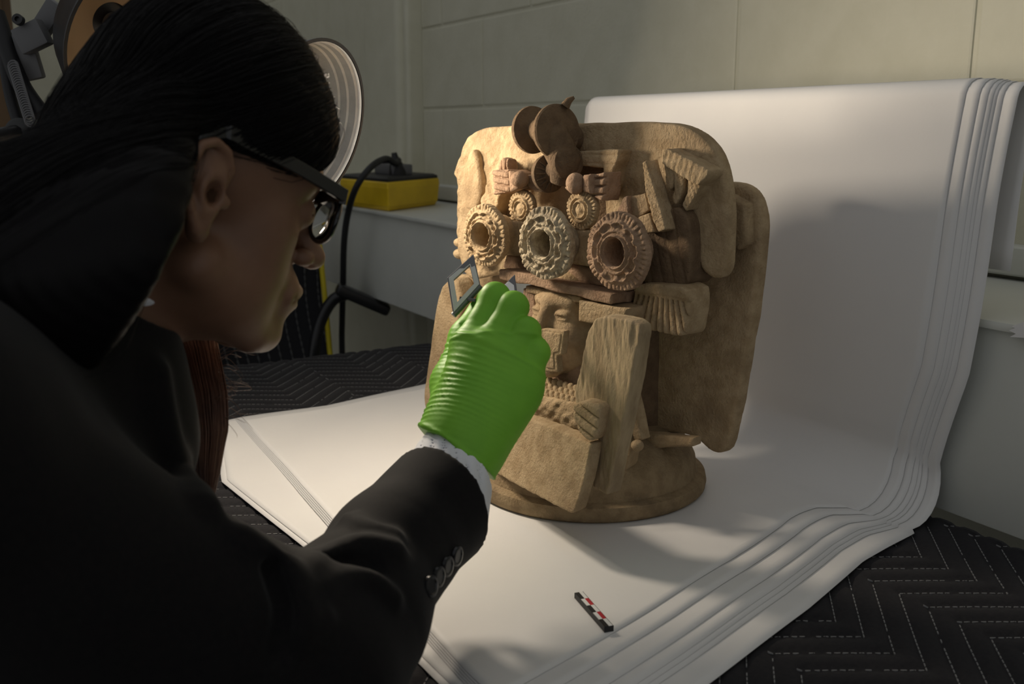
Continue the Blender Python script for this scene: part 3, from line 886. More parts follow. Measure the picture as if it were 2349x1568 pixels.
# large back panels and crest
slab('side_panel', [(1560, 470), (1640, 420), (1672, 417), (1700, 421), (1722, 434), (1738, 458), (1747, 505), (1745, 560), (1735, 640), (1722, 740), (1705, 850), (1685, 960),
                    (1667, 1028), (1650, 1042), (1628, 1037), (1607, 1018), (1588, 1000), (1470, 985), (1430, 800), (1450, 560)], -0.062, -0.044, C_TAN, 0.0022, 0.004, 0.0012, 60, seed=3, soft=2)
slab('side_panel', [(1008, 662), (1028, 642), (1046, 640), (1060, 690), (1046, 790), (1026, 880), (1002, 935), (985, 948), (975, 938), (972, 905), (978, 850), (992, 745)], -0.030, -0.004, C_TAN, 0.002, 0.004, 0.0011, 70, seed=4, soft=2)
slab('side_web', [(1040, 630), (1150, 630), (1150, 850), (1040, 850), (1030, 800)], -0.045, -0.030, C_TAN, 0.002, 0.004, 0.0008, 70, seed=71)
slab('panel_stub', [(1668, 445), (1708, 470), (1712, 560), (1690, 575), (1668, 540)], -0.05, -0.030, C_TAN, 0.002, 0.003, 0.001, 90, seed=5)
def crest_bumps(x, z): return 0.0006 * np.sin(60 * x + 20 * z) + 0.0007 * st3(x, z) * np.clip((-0.10 - x) / 0.03, 0, 1) + 0.00025 * st3(z, x)
slab('crest_panel', [(1041, 398), (1044, 384), (1053, 362), (1062, 330), (1078, 305), (1105, 292), (1150, 289), (1185, 288), (1250, 286), (1330, 283), (1400, 281), (1465, 279), (1530, 281), (1575, 290), (1610, 310),
                     (1640, 345), (1655, 385), (1663, 430), (1667, 480), (1667, 560), (1664, 615), (1650, 638), (1632, 636), (1612, 622), (1602, 600), (1598, 560), (1592, 500),
                     (1560, 470), (1500, 560), (1400, 600), (1250, 600), (1150, 625), (1080, 645), (1058, 620), (1046, 560), (1044, 470), (1047, 412)], -0.015, 0.003, C_TAN, 0.0019, 0.004, 0.0009, 70, relief=crest_bumps, seed=6, soft=2)
lump = lambda s, a: (lambda x, z: a * np.abs(np.sin(s * x + 40 * z) * np.sin(s * 0.8 * z - 60 * x)))
slab('feather', [(1074, 348), (1088, 340), (1097, 380), (1101, 430), (1096, 475), (1068, 490), (1058, 440), (1064, 390)], 0.0, 0.012, C_TAN, 0.0014, 0.004, 0.0016, 160, seed=7, soft=2)
slab('feather', [(1050, 470), (1095, 470), (1085, 540), (1078, 600), (1055, 612), (1047, 560), (1046, 510)], -0.004, 0.010, C_TAN, 0.0014, 0.004, 0.0022, 190, seed=8, soft=2)
for (x, y) in ((1056, 556), (1055, 582)):
    c = A(x, y, 0.002)
    fig_sculpt('clay_knob', lambda p, c=c: s_ell(p, c, (0.010, 0.007, 0.006)) + 0.0006 * wob(p, 300, 2), c - 0.016, c + 0.016, 0.0014, C_TAN)
slab('feather', [(1138, 375), (1157, 366), (1162, 395), (1150, 440), (1128, 500), (1108, 600), (1072, 600), (1078, 540), (1098, 470), (1120, 412)], 0.0, 0.022, C_TAN, 0.0012, 0.0015, 0.0012, 150, seed=9, soft=2,
     relief=lambda x, z: 0.0012 * np.sin(420 * x + 190 * z))

# head band with rosettes
slab('head_band', [(1085, 498), (1160, 505), (1300, 522), (1440, 542), (1440, 624), (1350, 612), (1150, 584), (1090, 575)], 0.010, 0.045, C_TAN, 0.0017, 0.003, 0.0006, 80, seed=10)
slab('brow_board', [(1160, 584), (1300, 602), (1440, 630), (1440, 668), (1300, 642), (1150, 616)], 0.005, 0.036, C_RED, 0.0014, 0.0016, 0.0008, 110, seed=11)
slab('brow_board', [(1143, 617), (1190, 624), (1290, 650), (1403, 675), (1402, 699), (1300, 674), (1200, 651), (1144, 641)], 0.010, 0.060, C_RED, 0.0013, 0.0016, 0.0010, 150, seed=12,
     relief=lambda x, z: -0.0012 * np.exp(-((np.sin(900 * (z - 0.25 * x))) / 0.3) ** 2) * 0.4)

def rosette(name, px, py, semi, hole, d, m, petals, parent=None, depth=0.020, rough=0.001, seed=20, fringe=34, arch=False):
    c = A(px, py, d)
    pw = world(c); zc = np.dot(pw - CAM, FW)
    R = semi * zc / F * 1.01; Rh = hole * zc / F
    def f(p):
        x = p[:, 0] - c[0]; y = p[:, 1] - d; z = p[:, 2] - c[2]
        r = np.sqrt(x * x + z * z); t = np.arctan2(z, x)
        q = r / R
        edge = R * (1 + 0.022 * np.sin(3 * t + seed) + 0.012 * np.sin(7 * t + 2 * seed) + 0.005 * np.sin(fringe * t))
        rel = np.zeros_like(r)
        if not arch:
            for rc, w, a in ((Rh / R + 0.05, 0.04, 0.0052), (Rh / R + 0.17, 0.04, 0.0036)):
                rel += a * np.exp(-((q - rc) / w) ** 2)
            lobes = np.abs(np.sin(petals * t / 2 + seed))
            ring_r = 0.70 + 0.07 * lobes
            rel += 0.0030 * np.exp(-((q - ring_r) / 0.035) ** 2)
            rel += 0.0022 * np.exp(-((q - 0.66) / 0.10) ** 2) * (np.abs(np.cos(petals * t / 2 + seed)) > 0.86)
            rel -= 0.0019 * np.exp(-(np.sin(fringe * t / 2 + 0.6 * np.sin(5 * t)) / 0.33) ** 2) * np.clip((q - 0.80) / 0.06, 0, 1)
        else:
            rel += 0.0030 * np.exp(-((q - 0.62) / 0.06) ** 2) + 0.0032 * np.exp(-((q - 0.42) / 0.06) ** 2) + 0.0030 * np.exp(-(q / 0.26) ** 2)
            rel -= 0.0024 * np.exp(-(np.sin(fringe * t / 2) / 0.4) ** 2) * np.clip((q - 0.72) / 0.05, 0, 1)
        rel += rough * 0.7 * wob(p, 420, seed) + rough * 0.8 * wob(p, 1300, seed + 1)
        e = r - edge
        tt = np.maximum(y - rel, -y - depth * 0.45)
        o = smax(e, tt, 0.0014)
        if Rh > 0:
            stem = np.maximum(r - Rh * 1.55, np.maximum(y - 0.002, -y - depth * 1.5))
            o = np.minimum(o, stem)
            o = smax(o, -np.maximum(r - Rh, -y - depth * 1.25), 0.0015)
        return o
    lo = [c[0] - R * 1.1, d - depth * 1.6 - 0.003, c[2] - R * 1.1]; hi = [c[0] + R * 1.1, d + 0.012, c[2] + R * 1.1]
    return fig_sculpt(name, f, lo, hi, 0.0009, m, parent)
rosette('rosette', 1108, 541, 71, 29, 0.072, C_TAN, 9, seed=21, fringe=40)['label'] = 'tan rosette with a deep round hole'
rosette('rosette', 1246, 559, 83, 31, 0.076, C_GREY, 10, rough=0.0016, seed=22, fringe=36)['label'] = 'greyish rosette with a rough crusted rim'
rosette('rosette', 1412, 578, 90, 33, 0.074, C_RED, 10, seed=23, fringe=44)['label'] = 'reddish rosette, largest of the three'
rosette('small_rosette', 1194, 478, 41, 0, 0.040, C_TAN, 0, seed=24, fringe=26, arch=True, depth=0.016)
rosette('small_rosette', 1331, 481, 45, 0, 0.046, C_TAN, 0, seed=25, fringe=30, arch=True, depth=0.018)

# tasselled knots above the small rosettes
def groove(k, a, ang=0.0):
    ca, sa_ = math.cos(ang), math.sin(ang)
    return lambda x, z: -a * np.exp(-(np.sin(k * (z * ca + x * sa_)) / 0.35) ** 2)
slab('knot_tassel', [(1127, 391), (1164, 389), (1168, 439), (1131, 447)], 0.02, 0.046, C_RED, 0.0011, 0.0022, 0.0006, 200, relief=groove(430, 0.0045, 0.1), seed=31)
slab('knot_band', [(1163, 391), (1186, 399), (1188, 434), (1167, 441)], 0.02, 0.050, C_RED, 0.0013, 0.004, 0.0006, 160, seed=32)
c = A(1192, 411, 0.048)
fig_sculpt('knot_bead', lambda p, c=c: s_ell(p, c, (0.0095, 0.010, 0.0085)) + 0.0004 * wob(p, 260, 3), c - 0.018, c + 0.018, 0.0012, C_RED)
slab('knot_tail', [(1198, 397), (1222, 403), (1232, 425), (1245, 442), (1225, 440), (1208, 428)], 0.015, 0.038, C_RED, 0.0013, 0.003, 0.0006, 160, seed=33)
slab('knot_tassel', [(1346, 402), (1386, 394), (1384, 448), (1380, 462), (1348, 446)], 0.02, 0.046, C_RED, 0.0011, 0.0022, 0.0007, 200, relief=groove(400, 0.0045, -0.1), seed=34)
slab('knot_band', [(1334, 402), (1352, 399), (1354, 446), (1335, 440)], 0.02, 0.052, C_RED, 0.0013, 0.004, 0.0006, 160, seed=35)
c = A(1321, 421, 0.050)
fig_sculpt('knot_bead', lambda p, c=c: s_ell(p, c, (0.0095, 0.010, 0.0105)) + 0.0004 * wob(p, 260, 4), c - 0.018, c + 0.018, 0.0012, C_RED)
slab('knot_tail', [(1292, 430), (1308, 418), (1318, 426), (1316, 440), (1300, 438)], 0.02, 0.044, C_RED, 0.0011, 0.0022, 0.0005, 160, seed=36)
slab('fringe_tuft', [(1142, 378), (1150, 362), (1163, 365), (1166, 392), (1140, 394)], 0.018, 0.034, C_RED, 0.0012, 0.003, 0.0012, 300, relief=groove(500, 0.003, 1.5), seed=37)

# spools sitting on the crest
def spool(back, front, Rb, Rf, db, m):
    pb = dep(back[0], back[1], db)
    ax = unit(0.50 * RT - 0.84 * FH + 0.06 * UP)
    pf = dep(front[0], front[1], np.dot(pb - CAM, FW) - 0.030)
    L = float(np.linalg.norm(pf - pb))
    ax2 = unit(pf - pb)
    lathe('spool_disc', [(0.0, -0.003), (Rb * 0.96, -0.003), (Rb, 0.0), (Rb * 0.98, 0.003), (Rb * 0.55, 0.006), (Rb * 0.4, 0.010), (0, 0.010)], pb, ax, m, fig, n=64)
    lathe('spool_core', [(0, 0), (Rb * 0.45, 0), (Rf * 0.62, L), (0, L)], pb, ax2, m, fig, n=40)
    lathe('spool_disc', [(0.0, -0.009), (Rf * 0.86, -0.009), (Rf * 0.90, -0.0065), (Rf * 0.84, -0.005), (Rf * 0.86, -0.0035), (Rf, -0.002), (Rf, 0.0012), (Rf * 0.95, 0.003), (Rf * 0.6, 0.0045), (0, 0.005)], pf, ax, m, fig, n=64)
    return pb, pf, ax
zc_ = float(np.dot(world(A(1270, 300, 0.02)) - CAM, FW))
pb, pf, ax = spool((1221, 298), (1277, 301), 54 * zc_ / F, 60 * zc_ / F, zc_, C_DARK)
tube('spool_tip', [pf + UP * 0.024 + RT * 0.008, pf + UP * 0.030 + RT * 0.012, pf + UP * 0.033 + RT * 0.017], [0.005, 0.0035, 0.0015], C_DARK, fig, 8)
pb2, pf2, ax = spool((1258, 398), (1302, 372), 44 * zc_ / F, 40 * zc_ / F, zc_, C_DARK)
uu, vv, a_ = basis(ax)
for k in range(16):
    t = 2 * math.pi * k / 16
    dr = uu * math.cos(t) + vv * math.sin(t)
    tube('fan_rib', [pb2 + dr * 0.009 + ax * 0.0085, pb2 + dr * 0.0175 + ax * 0.0038], 0.0010, C_DARK, fig, 6)
tube('spool_stem', [pf - ax * 0.01, pf2 - ax * 0.004, pf2 - UP * 0.02 - ax * 0.01], [0.017, 0.0165, 0.012], C_DARK, fig, 20)
tube('spool_stem', [pf - ax * 0.012, world(A(1330, 320, -0.005))], [0.016, 0.013], C_DARK, fig, 20)

# ornaments on the right half of the crest
slab('crest_ornament', [(1325, 346), (1420, 343), (1416, 368), (1406, 388), (1402, 428), (1392, 449), (1374, 440), (1384, 385), (1326, 380)], 0.0, 0.022, C_TAN, 0.0014, 0.002, 0.0008, 150, relief=groove(350, 0.0012), seed=41)
orn = slab('crest_ornament', [(1514, 342), (1530, 340), (1626, 390), (1622, 404), (1600, 427), (1566, 408), (1517, 376)], 0.0, 0.024, C_TAN, 0.0012, 0.0012, 0.0008, 170,
           relief=lambda x, z: 0.0004 * np.sin(900 * x - 300 * z), seed=42)
for pxs, s in (([(1521, 374), (1546, 386), (1541, 430), (1533, 439), (1525, 412)], 43), ([(1543, 386), (1573, 400), (1561, 445), (1549, 469), (1540, 460), (1546, 420)], 44),
               ([(1576, 400), (1613, 412), (1600, 442), (1573, 483), (1565, 471), (1575, 440)], 45)):
    slab('ornament_leg', pxs, 0.0, 0.020, C_TAN, 0.0011, 0.0012, 0.0009, 190, relief=groove(700, 0.0010, 1.2), seed=s, parent=orn)
slab('carved_stick', [(1471, 373), (1481, 366), (1500, 428), (1516, 480), (1527, 527), (1509, 533), (1495, 502), (1482, 440)], 0.016, 0.034, C_TAN, 0.0011, 0.0012, 0.0008, 200, relief=groove(800, 0.0010, 0.5), seed=46)
slab('crest_fragment', [(1408, 492), (1430, 452), (1438, 449), (1442, 495)], 0.015, 0.036, C_RED, 0.0011, 0.0012, 0.0008, 200, seed=47)
slab('crest_fragment', [(1438, 455), (1480, 440), (1490, 482), (1462, 500), (1446, 496)], 0.012, 0.030, C_TAN, 0.0011, 0.0012, 0.0012, 200, seed=48)
slab('crest_fragment', [(1458, 497), (1490, 488), (1502, 532), (1478, 536)], 0.012, 0.032, C_TAN, 0.0011, 0.0012, 0.0010, 200, seed=49)

# hanging cloth and tassel at the right side
slab('hanging_cloth', [(1470, 530), (1530, 480), (1558, 474), (1578, 505), (1584, 560), (1583, 610), (1577, 655), (1540, 662), (1462, 652), (1470, 590)], -0.02, 0.020, C_DARK, 0.0014, 0.0016, 0.0008, 90, relief=groove(240, 0.0012, 1.3), seed=51, soft=2)
tc_ = A(1525, 520, 0.034)
def tassel_rel(x, z):
    t = np.arctan2(x - tc_[0], tc_[2] - z)
    return -0.0050 * np.exp(-(np.sin(38 * t) / 0.4) ** 2) * (z < A(1520, 682, 0.034)[2]) + 0.0015 * (z > A(1520, 676, 0.034)[2])
slab('tassel', [(1456, 652), (1500, 650), (1576, 658), (1581, 690), (1575, 740), (1568, 768), (1555, 773), (1512, 763), (1470, 752), (1437, 722), (1452, 690)], 0.0, 0.034, C_TAN, 0.0013, 0.003, 0.0007, 150, relief=tassel_rel, seed=52, soft=2)

# little face
fc = A(1284, 736, 0.040)
def face_f(p):
    q = p - fc.astype(np.float32)
    ca, sa_ = math.cos(0.10), math.sin(0.10)
    q = np.stack([q[:, 0] * ca + q[:, 1] * sa_, -q[:, 0] * sa_ + q[:, 1] * ca, q[:, 2]], 1)
    x, y, z = q[:, 0], q[:, 1], q[:, 2]
    s = np.stack([np.abs(x), y, z], 1)
    d = s_ell(q, (0, -0.012, -0.002), (0.042, 0.032, 0.056))
    d = smin(d, s_cap(s, (0.004, 0.014, 0.022), (0.026, 0.006, 0.024), 0.006, 0.005), 0.008)        # brow
    d = smax(d, -s_ell(s, (0.0185, 0.024, 0.011), (0.012, 0.012, 0.008)), 0.006)                    # sockets
    d = smin(d, s_ell(s, (0.0185, 0.0125, 0.010), (0.0105, 0.006, 0.0058)), 0.0015)                  # eyelids
    d = smax(d, -s_cap(s, (0.010, 0.0195, 0.0085), (0.027, 0.0165, 0.0085), 0.0025), 0.0008)         # eye slit
    d = smin(d, s_cap(q, (0, 0.016, 0.020), (0, 0.031, -0.010), 0.0045, 0.0075), 0.006)              # nose
    d = smin(d, s_ell(s, (0.007, 0.024, -0.012), (0.0055, 0.0055, 0.0048)), 0.003)
    d = smin(d, s_ell(s, (0.024, 0.006, -0.012), (0.014, 0.012, 0.013)), 0.010)                      # cheeks
    d = smin(d, s_cap(s, (0, 0.020, -0.029), (0.013, 0.015, -0.030), 0.0042, 0.002), 0.004)          # lips
    d = smin(d, s_cap(s, (0, 0.019, -0.037), (0.012, 0.014, -0.036), 0.0045, 0.002), 0.004)
    d = smin(d, s_ell(q, (0, 0.012, -0.049), (0.013, 0.011, 0.009)), 0.010)
    return d + 0.0004 * wob(p, 200, 5) + 0.0002 * wob(p, 600, 6)
fig_sculpt('face', face_f, fc - np.array([0.052, 0.05, 0.066]), fc + np.array([0.052, 0.05, 0.066]), 0.0012, C_TAN)
slab('face_frame', [(1200, 660), (1225, 672), (1228, 722), (1214, 738), (1198, 700)], 0.02, 0.050, C_RED, 0.0012, 0.0015, 0.0008, 150, seed=55)
slab('face_frame', [(1327, 688), (1437, 709), (1434, 732), (1385, 746), (1326, 737)], 0.02, 0.060, C_TAN, 0.0013, 0.0016, 0.0008, 150, seed=56)
slab('face_frame', [(1205, 655), (1330, 680), (1332, 696), (1205, 670)], 0.01, 0.052, C_TAN, 0.0014, 0.002, 0.0006, 150, seed=57)
OP = [(1243, 753), (1295, 759), (1291, 790), (1288, 813), (1277, 816), (1280, 854), (1246, 852), (1238, 828), (1246, 795), (1232, 770)]
no = slab('nose_plaque', OP, 0.076, 0.084, C_TAN, 0.0011, 0.001, 0.0003, 150, seed=58, soft=1)
OI = [(1248, 760), (1287, 765), (1284, 786), (1281, 806), (1269, 809), (1271, 846), (1253, 844), (1248, 826), (1253, 797), (1246, 775)]
slab('inset', OI, 0.080, 0.0848, C_TAN, 0.0009, 0.0006, 0.0002, 150, seed=59, soft=1, parent=no)
slab('chest', [(1190, 820), (1340, 840), (1380, 1000), (1200, 1000)], -0.03, 0.040, C_RED, 0.002, 0.004, 0.0008, 90, seed=60)
V0 = None
for row in range(3):
    for k in range(9):
        t = k / 8
        x = 1226 + 98 * t + row * 3; y = 868 + row * 15 + 28 * t
        c = A(x, y, 0.050 + 0.004 * row)
        dr = np.array([0.55, 0.15, -0.8])
        def f(p, c=c, dr=dr): return s_cap(p, c - dr * 0.0035, c + dr * 0.0035, 0.0036, 0.0036)
        if V0 is None:
            V0 = fig_sculpt('bead', lambda p: s_cap(p, -dr * 0.0035, dr * 0.0035, 0.0036), np.full(3, -0.010), np.full(3, 0.010), 0.0012, C_TAN)
            V0.data.transform(FIGM.inverted()); V0.data.transform(frame_matrix((0, 0, 0), AR, AN, UP)); first = V0
        else:
            first = V0.copy(); COL.objects.link(first)
        first.location = world(c)
slab('cloth_band', [(1190, 930), (1228, 908), (1290, 920), (1340, 928), (1380, 932), (1374, 968), (1350, 990), (1310, 985), (1250, 974), (1180, 968)], 0.030, 0.066, C_TAN, 0.0014, 0.004, 0.0010, 130,
     relief=lambda x, z: 0.0016 * st2(z + 0.3 * x, x) + 0.0009 * st3(x, z), seed=61, soft=2)
slab('clay_hand', [(1308, 928), (1330, 920), (1376, 930), (1374, 960), (1366, 1004), (1352, 1014), (1338, 1006), (1316, 975)], 0.118, 0.146, C_TAN, 0.0012, 0.003, 0.0006, 150, relief=groove(330, 0.003, 0.35), seed=62, soft=2)

# loose boards on the front
slab('front_board', [(1190, 954), (1236, 968), (1300, 994), (1356, 1018), (1341, 1100), (1318, 1172), (1310, 1177), (1290, 1168), (1109, 1072), (1124, 1045)], 0.120, 0.136, C_TAN, 0.0014, 0.0015, 0.0007, 170, seed=63, soft=1, tilt=(0.30, -0.25))
def grain(x, z):
    u = x + 0.24 * z
    return 0.00060 * st1(u, z) - 0.0022 * np.clip(st2(u, z) - 0.8, 0, 1)
slab('tall_board', [(1366, 730), (1347, 760), (1334, 819), (1318, 908), (1326, 990), (1347, 1113), (1370, 1124), (1393, 1134), (1402, 1100), (1424, 992), (1449, 873), (1466, 765), (1464, 746), (1448, 735), (1420, 729), (1386, 725)],
     0.112, 0.130, C_WOOD, 0.0013, 0.0018, 0.0006, 120, relief=grain, seed=64, tilt=(0.22, -0.05))
slab('rear_board', [(1424, 1010), (1450, 1013), (1441, 1060), (1426, 1099), (1406, 1092)], 0.034, 0.050, C_TAN, 0.0013, 0.0015, 0.0007, 150, seed=65)
slab('rear_strip', [(1436, 885), (1447, 895), (1472, 1008), (1456, 1016), (1438, 965)], 0.034, 0.048, C_TAN, 0.0013, 0.0015, 0.0007, 150, seed=68)
c = A(1462, 1021, 0.05)
fig_sculpt('clay_knob', lambda p, c=c: s_ell(p, c, (0.0065, 0.006, 0.0055)) + 0.0004 * wob(p, 300, 2), c - 0.012, c + 0.012, 0.0012, C_TAN)
slab('lower_ledge', [(1460, 994), (1530, 998), (1590, 1005), (1588, 1024), (1530, 1028), (1460, 1032)], -0.016, 0.0, C_TAN, 0.0016, 0.003, 0.0008, 110, seed=66)

# ================================================================== the person bending over the table
M_SKIN = mat('skin', (0.20, 0.107, 0.066), 0.48, (0.175, 0.092, 0.056), 40, bump=0.15, bscale=900, bdist=0.0004, sss=0.15, spec=0.4)
M_HAIR = mat('dark_hair', (0.0035, 0.003, 0.0035), 0.45, spec=0.14)
M_HAIR_LIT = mat('lamplit_hair', (0.19, 0.085, 0.05), 0.38, (0.11, 0.048, 0.03), 60, spec=0.6)  # lit copy of the dark hair: lamplight on the tress put into the colour
M_BLAZ = mat('black_wool', (0.0045, 0.0042, 0.0048), 0.85, (0.0070, 0.0062, 0.0064), 300, bump=0.3, bscale=1500, bdist=0.0003, sheen=0.06, spec=0.12)
M_SHIRT = mat('white_cotton', (0.72, 0.74, 0.78), 0.8, bump=0.3, bscale=1200, bdist=0.0003)
M_GLOVE = mat('green_nitrile', (0.24, 0.57, 0.052), 0.48, (0.20, 0.50, 0.044), 25, bump=0.15, bscale=240, bdist=0.001, spec=0.32, transl=((0.22, 0.60, 0.04), 0.15))

# --- head frame: x forward, y to her right, z up, millimetres from the point between the ears
HY, HP, HR = math.radians(37), math.radians(17), math.radians(-3)
hf0 = RT * math.cos(HY) + FH * math.sin(HY); hr0 = RT * math.sin(HY) - FH * math.cos(HY)
hf = hf0 * math.cos(HP) - UP * math.sin(HP); hu0 = UP * math.cos(HP) + hf0 * math.sin(HP)
hr = hr0 * math.cos(HR) - hu0 * math.sin(HR); hu = hu0 * math.cos(HR) + hr0 * math.sin(HR)
HO = dep(480, 450, 0.590) - hr * 0.070
HB = np.stack([hf, hr, hu], 1)
def HW(q): return HO + HB @ (np.asarray(q, float) * 0.001)
def loc(p): return ((p - HO.astype(np.float32)) @ HB.astype(np.float32)) * np.float32(1000)

def head_sd(q):                                     # q in head millimetres
    s = q.copy(); s[:, 1] = np.abs(s[:, 1])
    d = s_ell(q, (12, 0, 46), (75, 72, 80))
    d = smin(d, s_ell(q, (34, 0, 40), (57, 55, 56)), 20)
    d = smin(d, s_ell(q, (44, 0, -14), (44, 44, 64)), 20)
    d = smin(d, s_ell(s, (48, 30, -6), (25, 24, 24)), 16)
    d = smin(d, s_ell(s, (42, 26, -38), (28, 24, 30)), 20)
    d = smin(d, s_cap(s, (8, 50, -40), (66, 18, -78), 16, 12), 16)
    d = smin(d, s_ell(q, (32, 0, -50), (46, 44, 34)), 18)
    d = smin(d, s_ell(q, (80, 0, -75), (15, 19, 15)), 14)
    d = smin(d, s_ell(q, (84, 0, -46), (17, 24, 20)), 12)
    d = smin(d, s_cap(s, (86, 6, 31), (68, 46, 30), 10, 9), 14)            # brow
    d = smax(d, -s_ell(s, (93, 32, 10), (17, 16, 12)), 12)                 # eye sockets
    d = smin(d, s_ell(s, (73.5, 31, 9), (13.5, 15, 12.5)), 3)              # lids over the eyeball
    d = smax(d, -s_cap(s, (90, 20, 7.5), (80, 46, 8.5), 1.0), 1.6)         # lid line
    d = smin(d, s_cap(q, (86, 0, 20), (105, 0, -13), 7.5, 8.5), 8)         # nose
    d = smin(d, s_ell(q, (108, 0, -16.5), (9.5, 10, 8.5)), 5)
    d = smin(d, s_ell(s, (96, 11.5, -18.5), (8, 5.5, 6.5)), 4)
    d = smax(d, -s_ell(s, (103, 6.5, -25.5), (5, 3, 3.5)), 2)
    d = smin(d, s_cap(s, (100, 2.5, -42.5), (86, 24, -47.5), 5.2, 2.6), 4.5)   # lips
    d = smin(d, s_cap(s, (98.5, 0, -54), (86, 21, -50), 6.4, 3.0), 4.0)
    d = smax(d, -s_cap(s, (106, 0, -48), (88, 23, -48.6), 1.6), 1.8)
    d = smax(d, -s_ell(q, (106, 0, -64), (9, 20, 6.5)), 9)                 # fold above the chin
    # near and far ear
    rim = [(6, 71, 8), (9, 74, 22), (2, 79, 33), (-10, 84, 37), (-21, 88, 31), (-26, 89, 16), (-24, 87, 0), (-17, 83, -14), (-9, 79, -26)]
    e_ = s.copy(); e_[:, 0] = (s[:, 0] - 2) / 0.84 + 2; e_[:, 2] = (s[:, 2] + 6) / 0.84 - 6
    ear = s_ell(e_, (-9, 78, 6), (16, 5.5, 30))
    ear = smin(ear, s_ell(e_, (-6, 75, -24), (8.5, 5, 10)), 6)
    ear = smin(ear, s_chain(e_, rim, [3.4, 3.6, 3.6, 3.6, 3.6, 3.5, 3.4, 3.4, 3.6]), 3)
    ear = smax(ear, -s_chain(e_, [(3, 84, 24), (-9, 90, 28), (-18, 93, 18), (-17, 91, 2)], [3.2, 3.6, 3.2, 2.4]), 3)     # scapha
    ear = smin(ear, s_chain(e_, [(2, 77, 17), (-8, 82, 16), (-13, 84, 4), (-9, 81, -12)], [2.6, 3.0, 3.2, 3.2]), 3)    # antihelix
    ear = smax(ear, -s_ell(e_, (-2, 85, 2), (7.5, 11, 9.5)), 3)                                                        # concha
    ear = smin(ear, s_ell(e_, (8, 74, -1), (5.5, 4.5, 6)), 3)                                                          # tragus
    ear = ear * 0.84
    d = smin(d, ear, 4)
    return d

# --- body points (world)
Nb = dep(165, 690, 0.645)
neck_top = HW((-22, 0, -38))
ShR = dep(-300, 1010, 0.450); El = dep(668, 1545, 0.585)
F1, F2, F3 = dep(795, 1418, 0.632), dep(895, 1266, 0.700), dep(1022, 1140, 0.772)
Wr = dep(1047, 1050, 0.786)
B0 = dep(178, 862, 0.622); Ch = dep(185, 1010, 0.622); Be = np.array([-0.26, 0.55, 0.66])
ShL = Nb - hr0 * 0.20 - UP * 0.05
ElL = ShL - hf0 * 0.10 - UP * 0.24; HaL = np.array([-0.16, 0.66, 0.70])
w3 = lambda *a: [x.astype(np.float32) for x in a]

def body_f(p):
    q = loc(p)
    d = np.sqrt(((q - np.float32([10, 0, 10])) ** 2).sum(1)) - 150
    m = d < 25
    if m.any(): d[m] = head_sd(q[m])
    d = d * np.float32(0.001)
    n = s_cap(p, neck_top, Nb, 0.046, 0.047)
    n = smin(n, s_cap(p, HW((22, 0, -58)), Nb + hf0 * 0.02, 0.026, 0.034), 0.03)
    d = smin(d, n, 0.018)
    t = s_chain(p, [Nb, B0, Ch, Be], [0.044, 0.040, 0.045, 0.105], 0.05)
    t = smin(t, s_chain(p, [Nb, ShR, El, F2, Wr], [0.045, 0.050, 0.036, 0.030, 0.0205]), 0.02)
    t = smin(t, s_chain(p, [Nb, ShL, ElL, HaL], [0.045, 0.048, 0.034, 0.026]), 0.02)
    return smin(d, t, 0.02)
lo = np.array([-0.46, 0.20, 0.56]); hi = np.array([0.41, 0.99, 1.33])
person = sculpt('person', body_f, lo, hi, 0.0021, M_SKIN)
tag(person, 'person in black blazer and glasses with green glove leaning over the table', 'person')

# --- blazer
def fold_paths(f, lines):
    out = []
    for pts, r, dep_ in lines:
        P = [trace(f, x, y) for x, y in spline(np.array(pts, float), 9)]
        P = [q for q in P if q is not None]
        if len(P) > 2: out.append((P, r, dep_))
    return out

def blazer_0(p):
    t = s_chain(p, [B0, Ch, Be], [0.056, 0.061, 0.130], 0.04)
    t = smin(t, s_cap(p, B0 * 0.6 + Nb * 0.4 - hf0 * 0.03, ShR, 0.058, 0.070), 0.06)
    t = smin(t, s_cap(p, Nb - hf0 * 0.03 - UP * 0.02, ShL, 0.054, 0.062), 0.06)
    arm = s_chain(p, [ShR, dep(120, 1310, 0.515), El], [0.070, 0.068, 0.062], 0.02)
    fore = s_chain(p, [El, F1, F2, F3], [0.062, 0.0495, 0.0425, 0.0475], 0.015)
    arm = smin(arm, fore, 0.022)
    armL = s_chain(p, [ShL, ElL, HaL], [0.062, 0.052, 0.043], 0.02)
    return smin(smin(t, arm, 0.03), armL, 0.03)
FAX = unit(F3 - F2)
CUT = F3 - FAX * 0.012
CUTN = unit(0.52 * RT + 0.26 * CU + 0.80 * FW)
folds = fold_paths(blazer_0, [
    ([(690, 1330), (760, 1275), (830, 1250), (900, 1262)], 0.010, 1),
    ([(720, 1370), (780, 1330), (850, 1330), (900, 1370)], 0.008, 1),
    ([(660, 1310), (690, 1390), (730, 1430), (745, 1420)], 0.007, 1),
    ([(800, 1190), (850, 1215), (900, 1230)], 0.008, 1),
    ([(560, 1240), (620, 1290), (660, 1380), (680, 1450)], 0.012, 1),
    ([(360, 860), (375, 960), (400, 1050), (470, 1160)], 0.012, 1),
    ([(620, 1300), (650, 1400), (640, 1480)], 0.009, -1),
    ([(740, 1290), (800, 1285), (860, 1300)], 0.007, -1),
])
